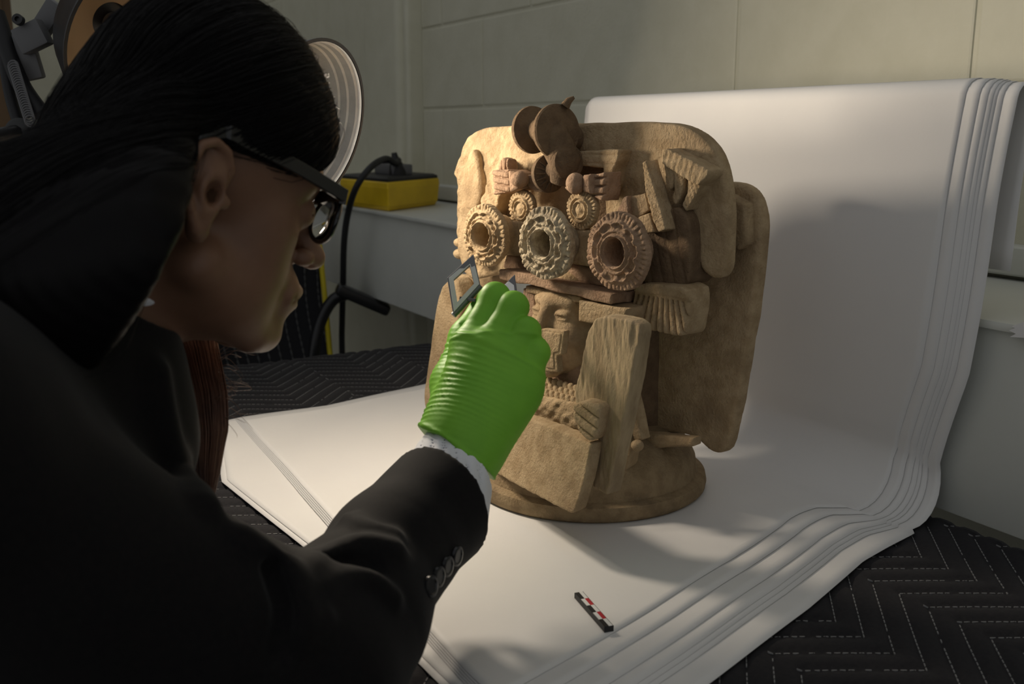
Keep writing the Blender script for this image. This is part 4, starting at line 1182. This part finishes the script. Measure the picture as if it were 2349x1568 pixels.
def blazer_f(p):
    d = blazer_0(p)
    for P, r, sg in folds:
        c0 = np.mean(P, 0).astype(np.float32); rad = max(np.linalg.norm(x - c0) for x in P) + r * 3
        m = (np.abs(d) < 0.05) & (((p - c0) ** 2).sum(1) < rad * rad)
        if not m.any(): continue
        e = s_chain(p[m], P, [r * 0.55] * len(P))
        d[m] = smin(d[m], e, r * 1.3) if sg > 0 else smax(d[m], -e, r * 1.3)
    along = (p - F2.astype(np.float32)) @ FAX.astype(np.float32)
    d = d + 0.0012 * wob(p, 45, 3) + 0.0005 * wob(p, 130, 4)
    d = np.maximum(d, (p - CUT.astype(np.float32)) @ CUTN.astype(np.float32))          # sleeve end
    d = smax(d, -s_cap(p, F3 + FAX * 0.008, F3 + FAX * 0.09, 0.0440), 0.002)                   # hollow sleeve
    # neck opening
    d = smax(d, -s_cap(p, Nb - (neck_top - Nb) * 0.02, neck_top, 0.053, 0.062), 0.006)
    return d
blazer = sculpt('blazer', blazer_f, lo - 0.02, hi + np.array([0.02, 0.0, -0.12]), 0.0026, M_BLAZ, person)
blazer['label'] = 'black wool blazer'
# lapel roll down the chest and buttons on the sleeve
M_BTN = mat('black_button', (0.012, 0.012, 0.013), 0.25, spec=0.6)
for (x, y) in ((1058, 1282), (1036, 1306), (1016, 1330), (998, 1352)):
    q = trace(blazer_f, x - 14, y - 8)
    if q is None: continue
    ax_ = unit(q - (F2 + FAX * np.dot(q - F2, FAX)))
    lathe('button', [(0, -0.001), (0.0062, -0.001), (0.0072, 0.0005), (0.0070, 0.0022), (0.0055, 0.0026), (0.0045, 0.0018), (0, 0.0018)], q + ax_ * 0.0005, ax_, M_BTN, blazer, n=24)

# --- shirt cuff and collar
C1 = dep(1042, 1066, 0.786)
CAX = unit(C1 - F3 + FAX * 0.01); CN2 = unit(0.60 * RT + 0.50 * CU + 0.62 * FW)
def cuff_f(p):
    v = p - C1.astype(np.float32)
    t = v @ CAX.astype(np.float32)
    r = np.sqrt(np.maximum((v * v).sum(1) - t * t, 0))
    d = np.abs(r - (0.0325 - 0.16 * t)) - 0.0011 + 0.0004 * np.sin(p @ (RT * 700).astype(np.float32))
    return np.maximum(d, np.maximum(v @ CN2.astype(np.float32), -t - 0.045))
shirt = sculpt('shirt', cuff_f, C1 - 0.085, C1 + 0.06, 0.0013, M_SHIRT, person)
shirt['label'] = 'white shirt cuff below the glove'
def collar_f(p):
    ax_ = unit(neck_top - Nb)
    v = p - (Nb + ax_ * 0.040).astype(np.float32)
    t = v @ ax_.astype(np.float32)
    r = np.sqrt(np.maximum((v * v).sum(1) - t * t, 0))
    return np.maximum(np.abs(r - (0.0500 - 0.10 * t)) - 0.0014, np.abs(t) - 0.016)
c_ = Nb + unit(neck_top - Nb) * 0.040
sculpt('shirt_collar', collar_f, c_ - 0.09, c_ + 0.09, 0.0017, M_SHIRT, person)

# --- glove on the right hand
K = dict(I=[(1078, 800, .826), (1136, 682, .838), (1122, 690, .874), (1108, 712, .892)], M=[(1122, 806, .815), (1177, 704, .824), (1172, 706, .862), (1140, 722, .882)],
         R=[(1166, 832, .811), (1206, 760, .815), (1202, 768, .852), (1165, 785, .868)], P=[(1200, 872, .812), (1230, 808, .812), (1226, 818, .842), (1192, 832, .854)])
RAD = dict(I=[.0145, .0118, .0105, .0092], M=[.0145, .0122, .0108, .0095], R=[.0140, .0115, .0102, .0090], P=[.0130, .0102, .0090, .0080])
TH_ = [dep(1030, 985, .800), dep(1040, 880, .850), dep(1068, 775, .880), dep(1098, 715, .893)]
fing = {k: [dep(*q) for q in v] for k, v in K.items()}
HAX = unit(fing['M'][0] - Wr)
HSD = unit(fing['P'][0] - fing['I'][0]); HSD = unit(HSD - HAX * np.dot(HSD, HAX))
def glove_f(p):
    d = s_cap(p, Wr - HAX * 0.025 + HSD * 0.004, Wr + HAX * 0.02, 0.0260, 0.0250)
    for k in 'IMRP':
        d = smin(d, s_cap(p, Wr + HAX * 0.015 + HSD * {'I': -.006, 'M': -.002, 'R': .003, 'P': .008}[k], fing[k][0], 0.0215, RAD[k][0] + 0.002), 0.020)
    d = smin(d, s_cap(p, Wr + HSD * 0.012 + HAX * 0.01, fing['P'][0] - HAX * 0.012, 0.0185, 0.0165), 0.018)
    d = smin(d, s_chain(p, TH_, [.020, .018, .0135, .0105], 0.01), 0.014)
    fg = None
    for k in 'IMRP':
        e = s_chain(p, fing[k], RAD[k], 0.006)
        e = smin(e, s_cap(p, fing[k][0], fing[k][0] * 0.5 + fing[k][1] * 0.5, RAD[k][0], RAD[k][0] * 0.8), 0.004)
        fg = e if fg is None else smin(fg, e, 0.0022)
    d = smin(d, fg, 0.0065)
    v = p - Wr.astype(np.float32)
    t = v @ HAX.astype(np.float32); s = v @ HSD.astype(np.float32)
    # thin-film wrinkles running across the hand, strongest at the wrist and along the thumb side
    n1 = wob(p, 55, 11); n2 = wob(p, 140, 12)
    warp = t * 1250 + 6.5 * n1 + 3.0 * n2 + 60 * s
    amp = np.interp(t, [-0.05, 0.0, 0.05, 0.085, 0.11, 0.14], [0.0009, 0.0009, 0.00065, 0.0005, 0.0003, 0.0]).astype(np.float32)
    amp = amp * np.clip(1.0 - 18 * (s + 0.008), 0.22, 1.2) * np.clip(0.75 + 0.8 * n2 + 0.5 * n1, 0.1, 1.4)
    rid = np.abs(np.sin(warp * 0.5)) ** 5
    d = d - amp * 1.15 * (rid - 0.3)
    fine = np.abs(np.sin(0.5 * (t * 2100 - 90 * s + 6 * n1 + 3 * n2 + 30 * s))) ** 3
    d = d - amp * 0.35 * (fine - 0.4)
    d = d - 0.0009 * np.exp(-((t - 0.103 - 0.25 * s) / 0.0022) ** 2) - 0.0009 * np.exp(-((t - 0.094 + 0.2 * s) / 0.0018) ** 2)
    d = d + 0.0005 * wob(p, 110, 8)
    e_cut = -(t - 0.003 + 0.36 * s + 0.0012 * np.sin(s * 170))
    cuff = np.abs(t - 0.0045 + 0.36 * s)
    d = d - 0.0013 * np.exp(-(cuff / 0.0022) ** 2)
    d = np.maximum(d, e_cut)
    return smax(d, -s_cap(p, Wr - HAX * 0.05, Wr + HAX * 0.016, 0.0238, 0.0232), 0.0008)
glo, ghi = dep(1100, 850, .83) - np.array([.13, .13, .15]), dep(1100, 850, .83) + np.array([.13, .13, .15])
glove = sculpt('glove', glove_f, glo, ghi, 0.00125, M_GLOVE, person)
glove['label'] = 'wrinkled bright green nitrile glove'

# --- hair: a combed mass plus drawn-out strands
def LQ(*a): return ((dep(*a) - HO) @ HB) * 1000
HAIRW = [(LQ(330, 545, .56), LQ(265, 655, .56), 30, 26), (LQ(250, 535, .55), LQ(60, 625, .54), 44, 40), (LQ(60, 625, .54), LQ(-140, 660, .54), 40, 40)]
def hair_f0(q):
    d = s_ell(q, (14, 0, 50), (83, 80, 88))
    d = smin(d, s_ell(q, (38, 0, 58), (57, 62, 48)), 18)
    s = q.copy(); s[:, 1] = np.abs(s[:, 1])
    d = smin(d, s_cap(s, (-32, 60, 30), (-44, 50, -55), 22, 24), 24)
    d = smin(d, s_cap(q, (-30, 0, 15), (-60, 4, -60), 50, 48), 30)
    d = smin(d, s_cap(q, (-60, 4, -60), (-130, -10, -110), 48, 44), 30)
    for a, b, ra, rb in HAIRW: d = smin(d, s_cap(q, a, b, ra, rb), 55)
    # clear the face, temples and ears
    zl = 33 - 0.08 * np.clip(q[:, 0], 0, 60) + 0.012 * np.clip(q[:, 0] - 50, 0, 70) ** 2
    front = np.maximum(q[:, 2] - zl, -(q[:, 0] - (-27 + 0.22 * (q[:, 2] + 10))))
    d = smax(d, -front, 7)
    return d
def hair_f(p):
    q = loc(p)
    d = hair_f0(q)
    w = np.sin(0.9 * q[:, 1] + 0.35 * q[:, 2] + 0.25 * q[:, 0] + 1.5 * np.sin(q[:, 2] * 0.05)) * 0.25 + np.sin(0.33 * q[:, 1] - 0.2 * q[:, 2] + 0.02 * q[:, 0]) * 0.5
    return (d - w) * 0.001
c_ = HW((-40, 0, 0))
hair = sculpt('hair', hair_f, c_ - 0.24, c_ + 0.24, 0.0022, M_HAIR, person)
hair['label'] = 'long straight black hair, hanging tress coloured brown as if lamplit'

def strand_mesh(name, paths, rad, m, parent):      # many thin three-sided tubes as one mesh
    P = np.asarray(paths, np.float32)                # (n, k, 3)
    n, k, _ = P.shape
    T = np.gradient(P, axis=1); T /= np.linalg.norm(T, axis=2, keepdims=True) + 1e-9
    ref = np.array([0.31, 0.55, 0.77], np.float32)
    U_ = np.cross(T, ref); U_ /= np.linalg.norm(U_, axis=2, keepdims=True) + 1e-9
    W_ = np.cross(T, U_)
    taper = (1 - 0.75 * np.linspace(0, 1, k) ** 3)[None, :, None] * np.asarray(rad).reshape(-1, 1, 1)
    V = np.stack([P + (U_ * math.cos(a) + W_ * math.sin(a)) * taper for a in (0, 2.094, 4.189)], 2)
    idx = np.arange(n * k * 3).reshape(n, k, 3)
    f = []
    for j in range(3):
        j2 = (j + 1) % 3
        f.append(np.stack([idx[:, :-1, j], idx[:, :-1, j2], idx[:, 1:, j2], idx[:, 1:, j]], -1).reshape(-1, 4))
    Q = np.concatenate(f)
    me = bpy.data.meshes.new(name)
    me.vertices.add(n * k * 3); me.vertices.foreach_set('co', V.astype(np.float32).ravel())
    me.loops.add(len(Q) * 4); me.loops.foreach_set('vertex_index', Q.astype(np.int32).ravel())
    me.polygons.add(len(Q)); me.polygons.foreach_set('loop_start', np.arange(0, len(Q) * 4, 4, dtype=np.int32))
    me.polygons.foreach_set('use_smooth', np.ones(len(Q), bool))
    me.update(calc_edges=True)
    o = link(name, me, m, parent); o['kind'] = 'stuff'
    return o

def grad(f, q, e=0.6):
    g = np.stack([f(q + np.eye(3, dtype=np.float32)[i] * e) - f(q - np.eye(3, dtype=np.float32)[i] * e) for i in range(3)], 1)
    return g / (np.linalg.norm(g, axis=1, keepdims=True) + 1e-9)
NSTR, KS = 5200, 26
dirs = RNG.normal(size=(NSTR, 3)); dirs /= np.linalg.norm(dirs, axis=1)[:, None]
dirs[:, 2] = np.abs(dirs[:, 2]) * 1.1 - 0.15; dirs[:, 1] *= np.where(RNG.random(NSTR) < 0.6, np.sign(dirs[:, 1]), 1)
q = (np.array([-5, 0, 45]) + dirs * 95).astype(np.float32)
for _ in range(6): q = q - grad(hair_f0, q) * hair_f0(q)[:, None]
keep = hair_f0(q) < 1.5
q = q[keep]; NSTR = len(q)
lift = RNG.exponential(0.5, NSTR).astype(np.float32)
fly = RNG.random(NSTR) < 0.05
paths = []
for i in range(KS):
    g = grad(hair_f0, q)
    paths.append(q + g * (lift + np.where(fly, 0.35 * i, 0))[:, None])
    flow = np.stack([-1.0 - 0.2 * (q[:, 2] < 20), 0.45 * np.sign(q[:, 1]) * (q[:, 2] > 60), -0.65 - 0.5 * (q[:, 0] < -40)], 1).astype(np.float32)
    flow += 0.06 * RNG.normal(size=flow.shape)
    flow -= g * (flow * g).sum(1, keepdims=True); flow /= np.linalg.norm(flow, axis=1, keepdims=True) + 1e-9
    q = q + flow * 8.0
    q = q - g * 0 - grad(hair_f0, q) * np.clip(hair_f0(q), -8, 8)[:, None]
paths = np.stack(paths, 1).astype(float)
pw = HO + (paths * 0.001) @ HB.T
strand_mesh('hair_strands', pw, RNG.uniform(0.00016, 0.00030, NSTR), M_HAIR, hair)

# tress hanging on the far side, below the chin
NT, KT = 1500, 26
tt = np.linspace(0, 1, KT)
def edge(t, side):
    L = [(345, 745), (372, 800), (395, 900), (408, 1000), (425, 1090), (470, 1175)]
    R_ = [(492, 745), (500, 800), (518, 900), (522, 985), (505, 1080), (482, 1178)]
    P = np.array(L if side < 0 else R_, float)
    return np.stack([np.interp(t, np.linspace(0, 1, 6), P[:, 0]), np.interp(t, np.linspace(0, 1, 6), P[:, 1])], -1)
s_ = RNG.beta(1.1, 0.9, NT); dz = RNG.uniform(-0.012, 0.012, NT)
length = RNG.uniform(0.80, 1.0, NT)
tp = []
for i in range(NT):
    t_ = tt * length[i]
    wv = 0.035 * np.sin(t_ * 5 + s_[i] * 9) * RNG.normal() * 0.6
    ss = np.clip(s_[i] + wv, -0.02, 1.03)[:, None]
    P = edge(t_, -1) * (1 - ss) + edge(t_, 1) * ss
    rr = np.sqrt(np.maximum(1 - ((ss[:, 0] - 0.5) * 2) ** 2, 0.05))
    tp.append([dep(P[j, 0], P[j, 1], 0.735 - 0.045 * t_[j] + dz[i] * rr[j]) for j in range(KT)])
strand_mesh('hair_tress', np.array(tp), RNG.uniform(0.00028, 0.0005, NT), M_HAIR_LIT, hair)
M_STRAY = mat('stray_hair', (0.22, 0.13, 0.09), 0.35)
# stray curled hairs beside the tress
sp_ = []
for i in range(26):
    y0 = RNG.uniform(790, 1000); L = RNG.uniform(20, 110); cur = RNG.uniform(-60, 60)
    a, b, c3, d_ = (500, y0), (500 + L * 0.4, y0 + cur * 0.3 - 10), (500 + L * 0.8, y0 + cur * 0.7), (500 + L * RNG.uniform(0.4, 1), y0 + cur)
    P = spline([a, b, c3, d_], KT)
    sp_.append([dep(P[j, 0], P[j, 1], 0.715 + 0.01 * math.sin(i)) for j in range(KT)])
strand_mesh('stray_hairs', np.array(sp_), np.full(26, 0.00020), M_STRAY, hair)

# ================================================================== eyeglasses
M_FRAME = mat('black_acetate', (0.008, 0.008, 0.009), 0.15, spec=0.6)
M_CLEAR = mat('clear_lens', (1, 1, 1), 0.0, trans=1.0, ior=1.10)
M_GOLD = mat('grey_metal', (0.5, 0.45, 0.42), 0.25, metal=1.0)
gl = empty('eyeglasses', HW((104, 0, 16)))
tag(gl, 'black-framed eyeglasses worn by the person', 'glasses')
def rim_pts(sd, k=48, grow=1.0, dx=0.0):
    out = []
    for i in range(k + 1):
        a = 2 * math.pi * i / k
        y = 33 + 25.5 * grow * math.cos(a); z = 9 + 16.5 * grow * math.sin(a) * (1 + 0.06 * math.cos(2 * a))
        x = 99 - 0.0035 * (y - 10) ** 2 + dx + 0.10 * (z - 10)
        out.append(HW((x, sd * y, z)))
    return np.array(out)
for sd in (1, -1):
    P = rim_pts(sd)
    o = tube('rim', P, 0.0019, M_FRAME, gl, seg=8)
    c_ = rim_pts(sd, 48, 0.0)[0]
    Pi = rim_pts(sd, 48, 0.97)[:-1]
    nrm = unit(np.cross(Pi[12] - c_, Pi[0] - c_)) * 0.0006
    V_ = [c_ + nrm, *[p + nrm for p in Pi], c_ - nrm, *[p - nrm for p in Pi]]
    n_ = len(Pi)
    F_ = [(0, 1 + i, 1 + (i + 1) % n_) for i in range(n_)] + [(n_ + 1, n_ + 2 + (i + 1) % n_, n_ + 2 + i) for i in range(n_)] + \
         [(1 + i, n_ + 2 + i, n_ + 2 + (i + 1) % n_, 1 + (i + 1) % n_) for i in range(n_)]
    mesh('lens', V_, F_, M_CLEAR, gl, smooth=True)
    # brow bar and temple as flat bars
    for nm, pts, hh, ww in (('brow_bar', [(98, 10, 24), (97, 35, 26), (92, 58, 24), (90, 63, 23)], 4.6, 2.2), ('temple', [(91, 63, 24), (78, 66, 26.5), (48, 72, 32), (15, 77, 36), (0, 79, 38), (-14, 80, 30), (-24, 80, 12)], 4.4, 1.8)):
        C_ = spline(np.array([(a, b * sd, c) for a, b, c in pts], float), 30)
        V_, F_ = [], []
        for j, c0 in enumerate(C_):
            T_ = unit(C_[min(j + 1, 29)] - C_[max(j - 1, 0)])
            side = unit(np.cross((0, 0, 1.0), T_)); upv = np.cross(T_, side)
            k_ = 1.0 if nm == 'brow_bar' or j < 20 else 0.8
            for (a, b) in ((1, 1), (-1, 1), (-1, -1), (1, -1)): V_.append(HW(c0 + side * ww * a * k_ + upv * hh * b * k_))
        for j in range(29):
            for i in range(4): F_.append((j * 4 + i, j * 4 + (i + 1) % 4, j * 4 + 4 + (i + 1) % 4, j * 4 + 4 + i))
        F_ += [(0, 1, 2, 3), (116, 119, 118, 117)]
        o = mesh(nm, V_, F_, M_FRAME, gl)
        b_ = o.modifiers.new('soft', 'BEVEL'); b_.width = 0.0006; b_.segments = 2
    tube('nose_pad_arm', [HW((96, sd * 9, 10)), HW((93, sd * 11, 6)), HW((92, sd * 10, 2))], 0.0009, M_GOLD, gl, seg=6, n=8)
tube('bridge', [HW((98.5, 9, 14)), HW((101, 0, 17)), HW((98.5, -9, 14))], 0.0016, M_FRAME, gl, seg=8, n=10)

# ================================================================== folding magnifier held in the gloved hand
M_LP = mat('grey_anodised', (0.16, 0.16, 0.17), 0.4, metal=0.3)
M_LPW = mat('white_enamel', (0.85, 0.85, 0.87), 0.4)
lo_ = empty('folding_magnifier', dep(1066, 655, 0.885))
tag(lo_, 'small black folding magnifier with square frames held by the gloved hand', 'magnifier')
def plate(name, corners, window, d_list, m, thick, parent):
    C_ = [dep(x, y, d) for (x, y), d in zip(corners, d_list)]
    n = unit(np.cross(C_[1] - C_[0], C_[3] - C_[0]))
    if np.dot(n, FW) < 0: n = -n
    mid = sum(C_) / 4
    if window is None:
        W_ = None
        V_ = C_ + [c + n * thick for c in C_]
        F_ = [(0, 1, 2, 3), (4, 7, 6, 5)] + [(i, (i + 1) % 4, 4 + (i + 1) % 4, 4 + i) for i in range(4)]
    else:
        W_ = [mid + (c - mid) * window for c in C_]
        V_ = C_ + W_ + [c + n * thick for c in C_] + [c + n * thick for c in W_]
        F_ = []
        for i in range(4):
            j = (i + 1) % 4
            F_ += [(i, j, 4 + j, 4 + i), (8 + i, 12 + i, 12 + j, 8 + j), (i, 8 + i, 8 + j, j), (4 + i, 4 + j, 12 + j, 12 + i)]
    o = mesh(name, V_, F_, m, parent)
    b_ = o.modifiers.new('soft', 'BEVEL'); b_.width = 0.0006; b_.segments = 2
    return o, C_, n
f1, C1, n1 = plate('lens_frame', [(1026, 636), (1086, 582), (1102, 652), (1040, 720)], 0.64, (0.885, 0.895, 0.880, 0.872), M_LP, 0.006, lo_)
plate('frame_face', [(1029, 637), (1084.5, 587), (1099.5, 651), (1041.5, 715)], 0.66, (0.8845, 0.8945, 0.8795, 0.8715), mat('frame_grey', (0.62, 0.61, 0.60), 0.5), 0.0006, f1)
f2, C2, n2 = plate('scale_frame', [(1146, 662), (1181, 628), (1189, 690), (1156, 705)], None, (0.935, 0.945, 0.93, 0.922), M_LP, 0.005, lo_)
plate('scale_face', [(1149, 662), (1178, 633), (1182, 688), (1158, 700)], None, (0.9342, 0.9442, 0.9292, 0.9212), M_LPW, 0.0006, f2)
tube('hinge_pin', [C1[2] + n1 * 0.003, C1[3] + n1 * 0.003], 0.0028, M_LP, lo_, seg=10)
h0 = C1[2] * 0.5 + C1[3] * 0.5
bm = bmesh.new(); ax_ = unit((C2[3] + C2[2]) / 2 - h0)
bm_box(bm, (h0 + (C2[3] + C2[2]) / 2) / 2, (float(np.linalg.norm((C2[3] + C2[2]) / 2 - h0)), 0.018, 0.003), ax=(ax_, unit(np.cross(UP, ax_)), unit(np.cross(ax_, np.cross(UP, ax_)))), bevel=0.0005)
bm_obj('side_arm', bm, M_LP, lo_)
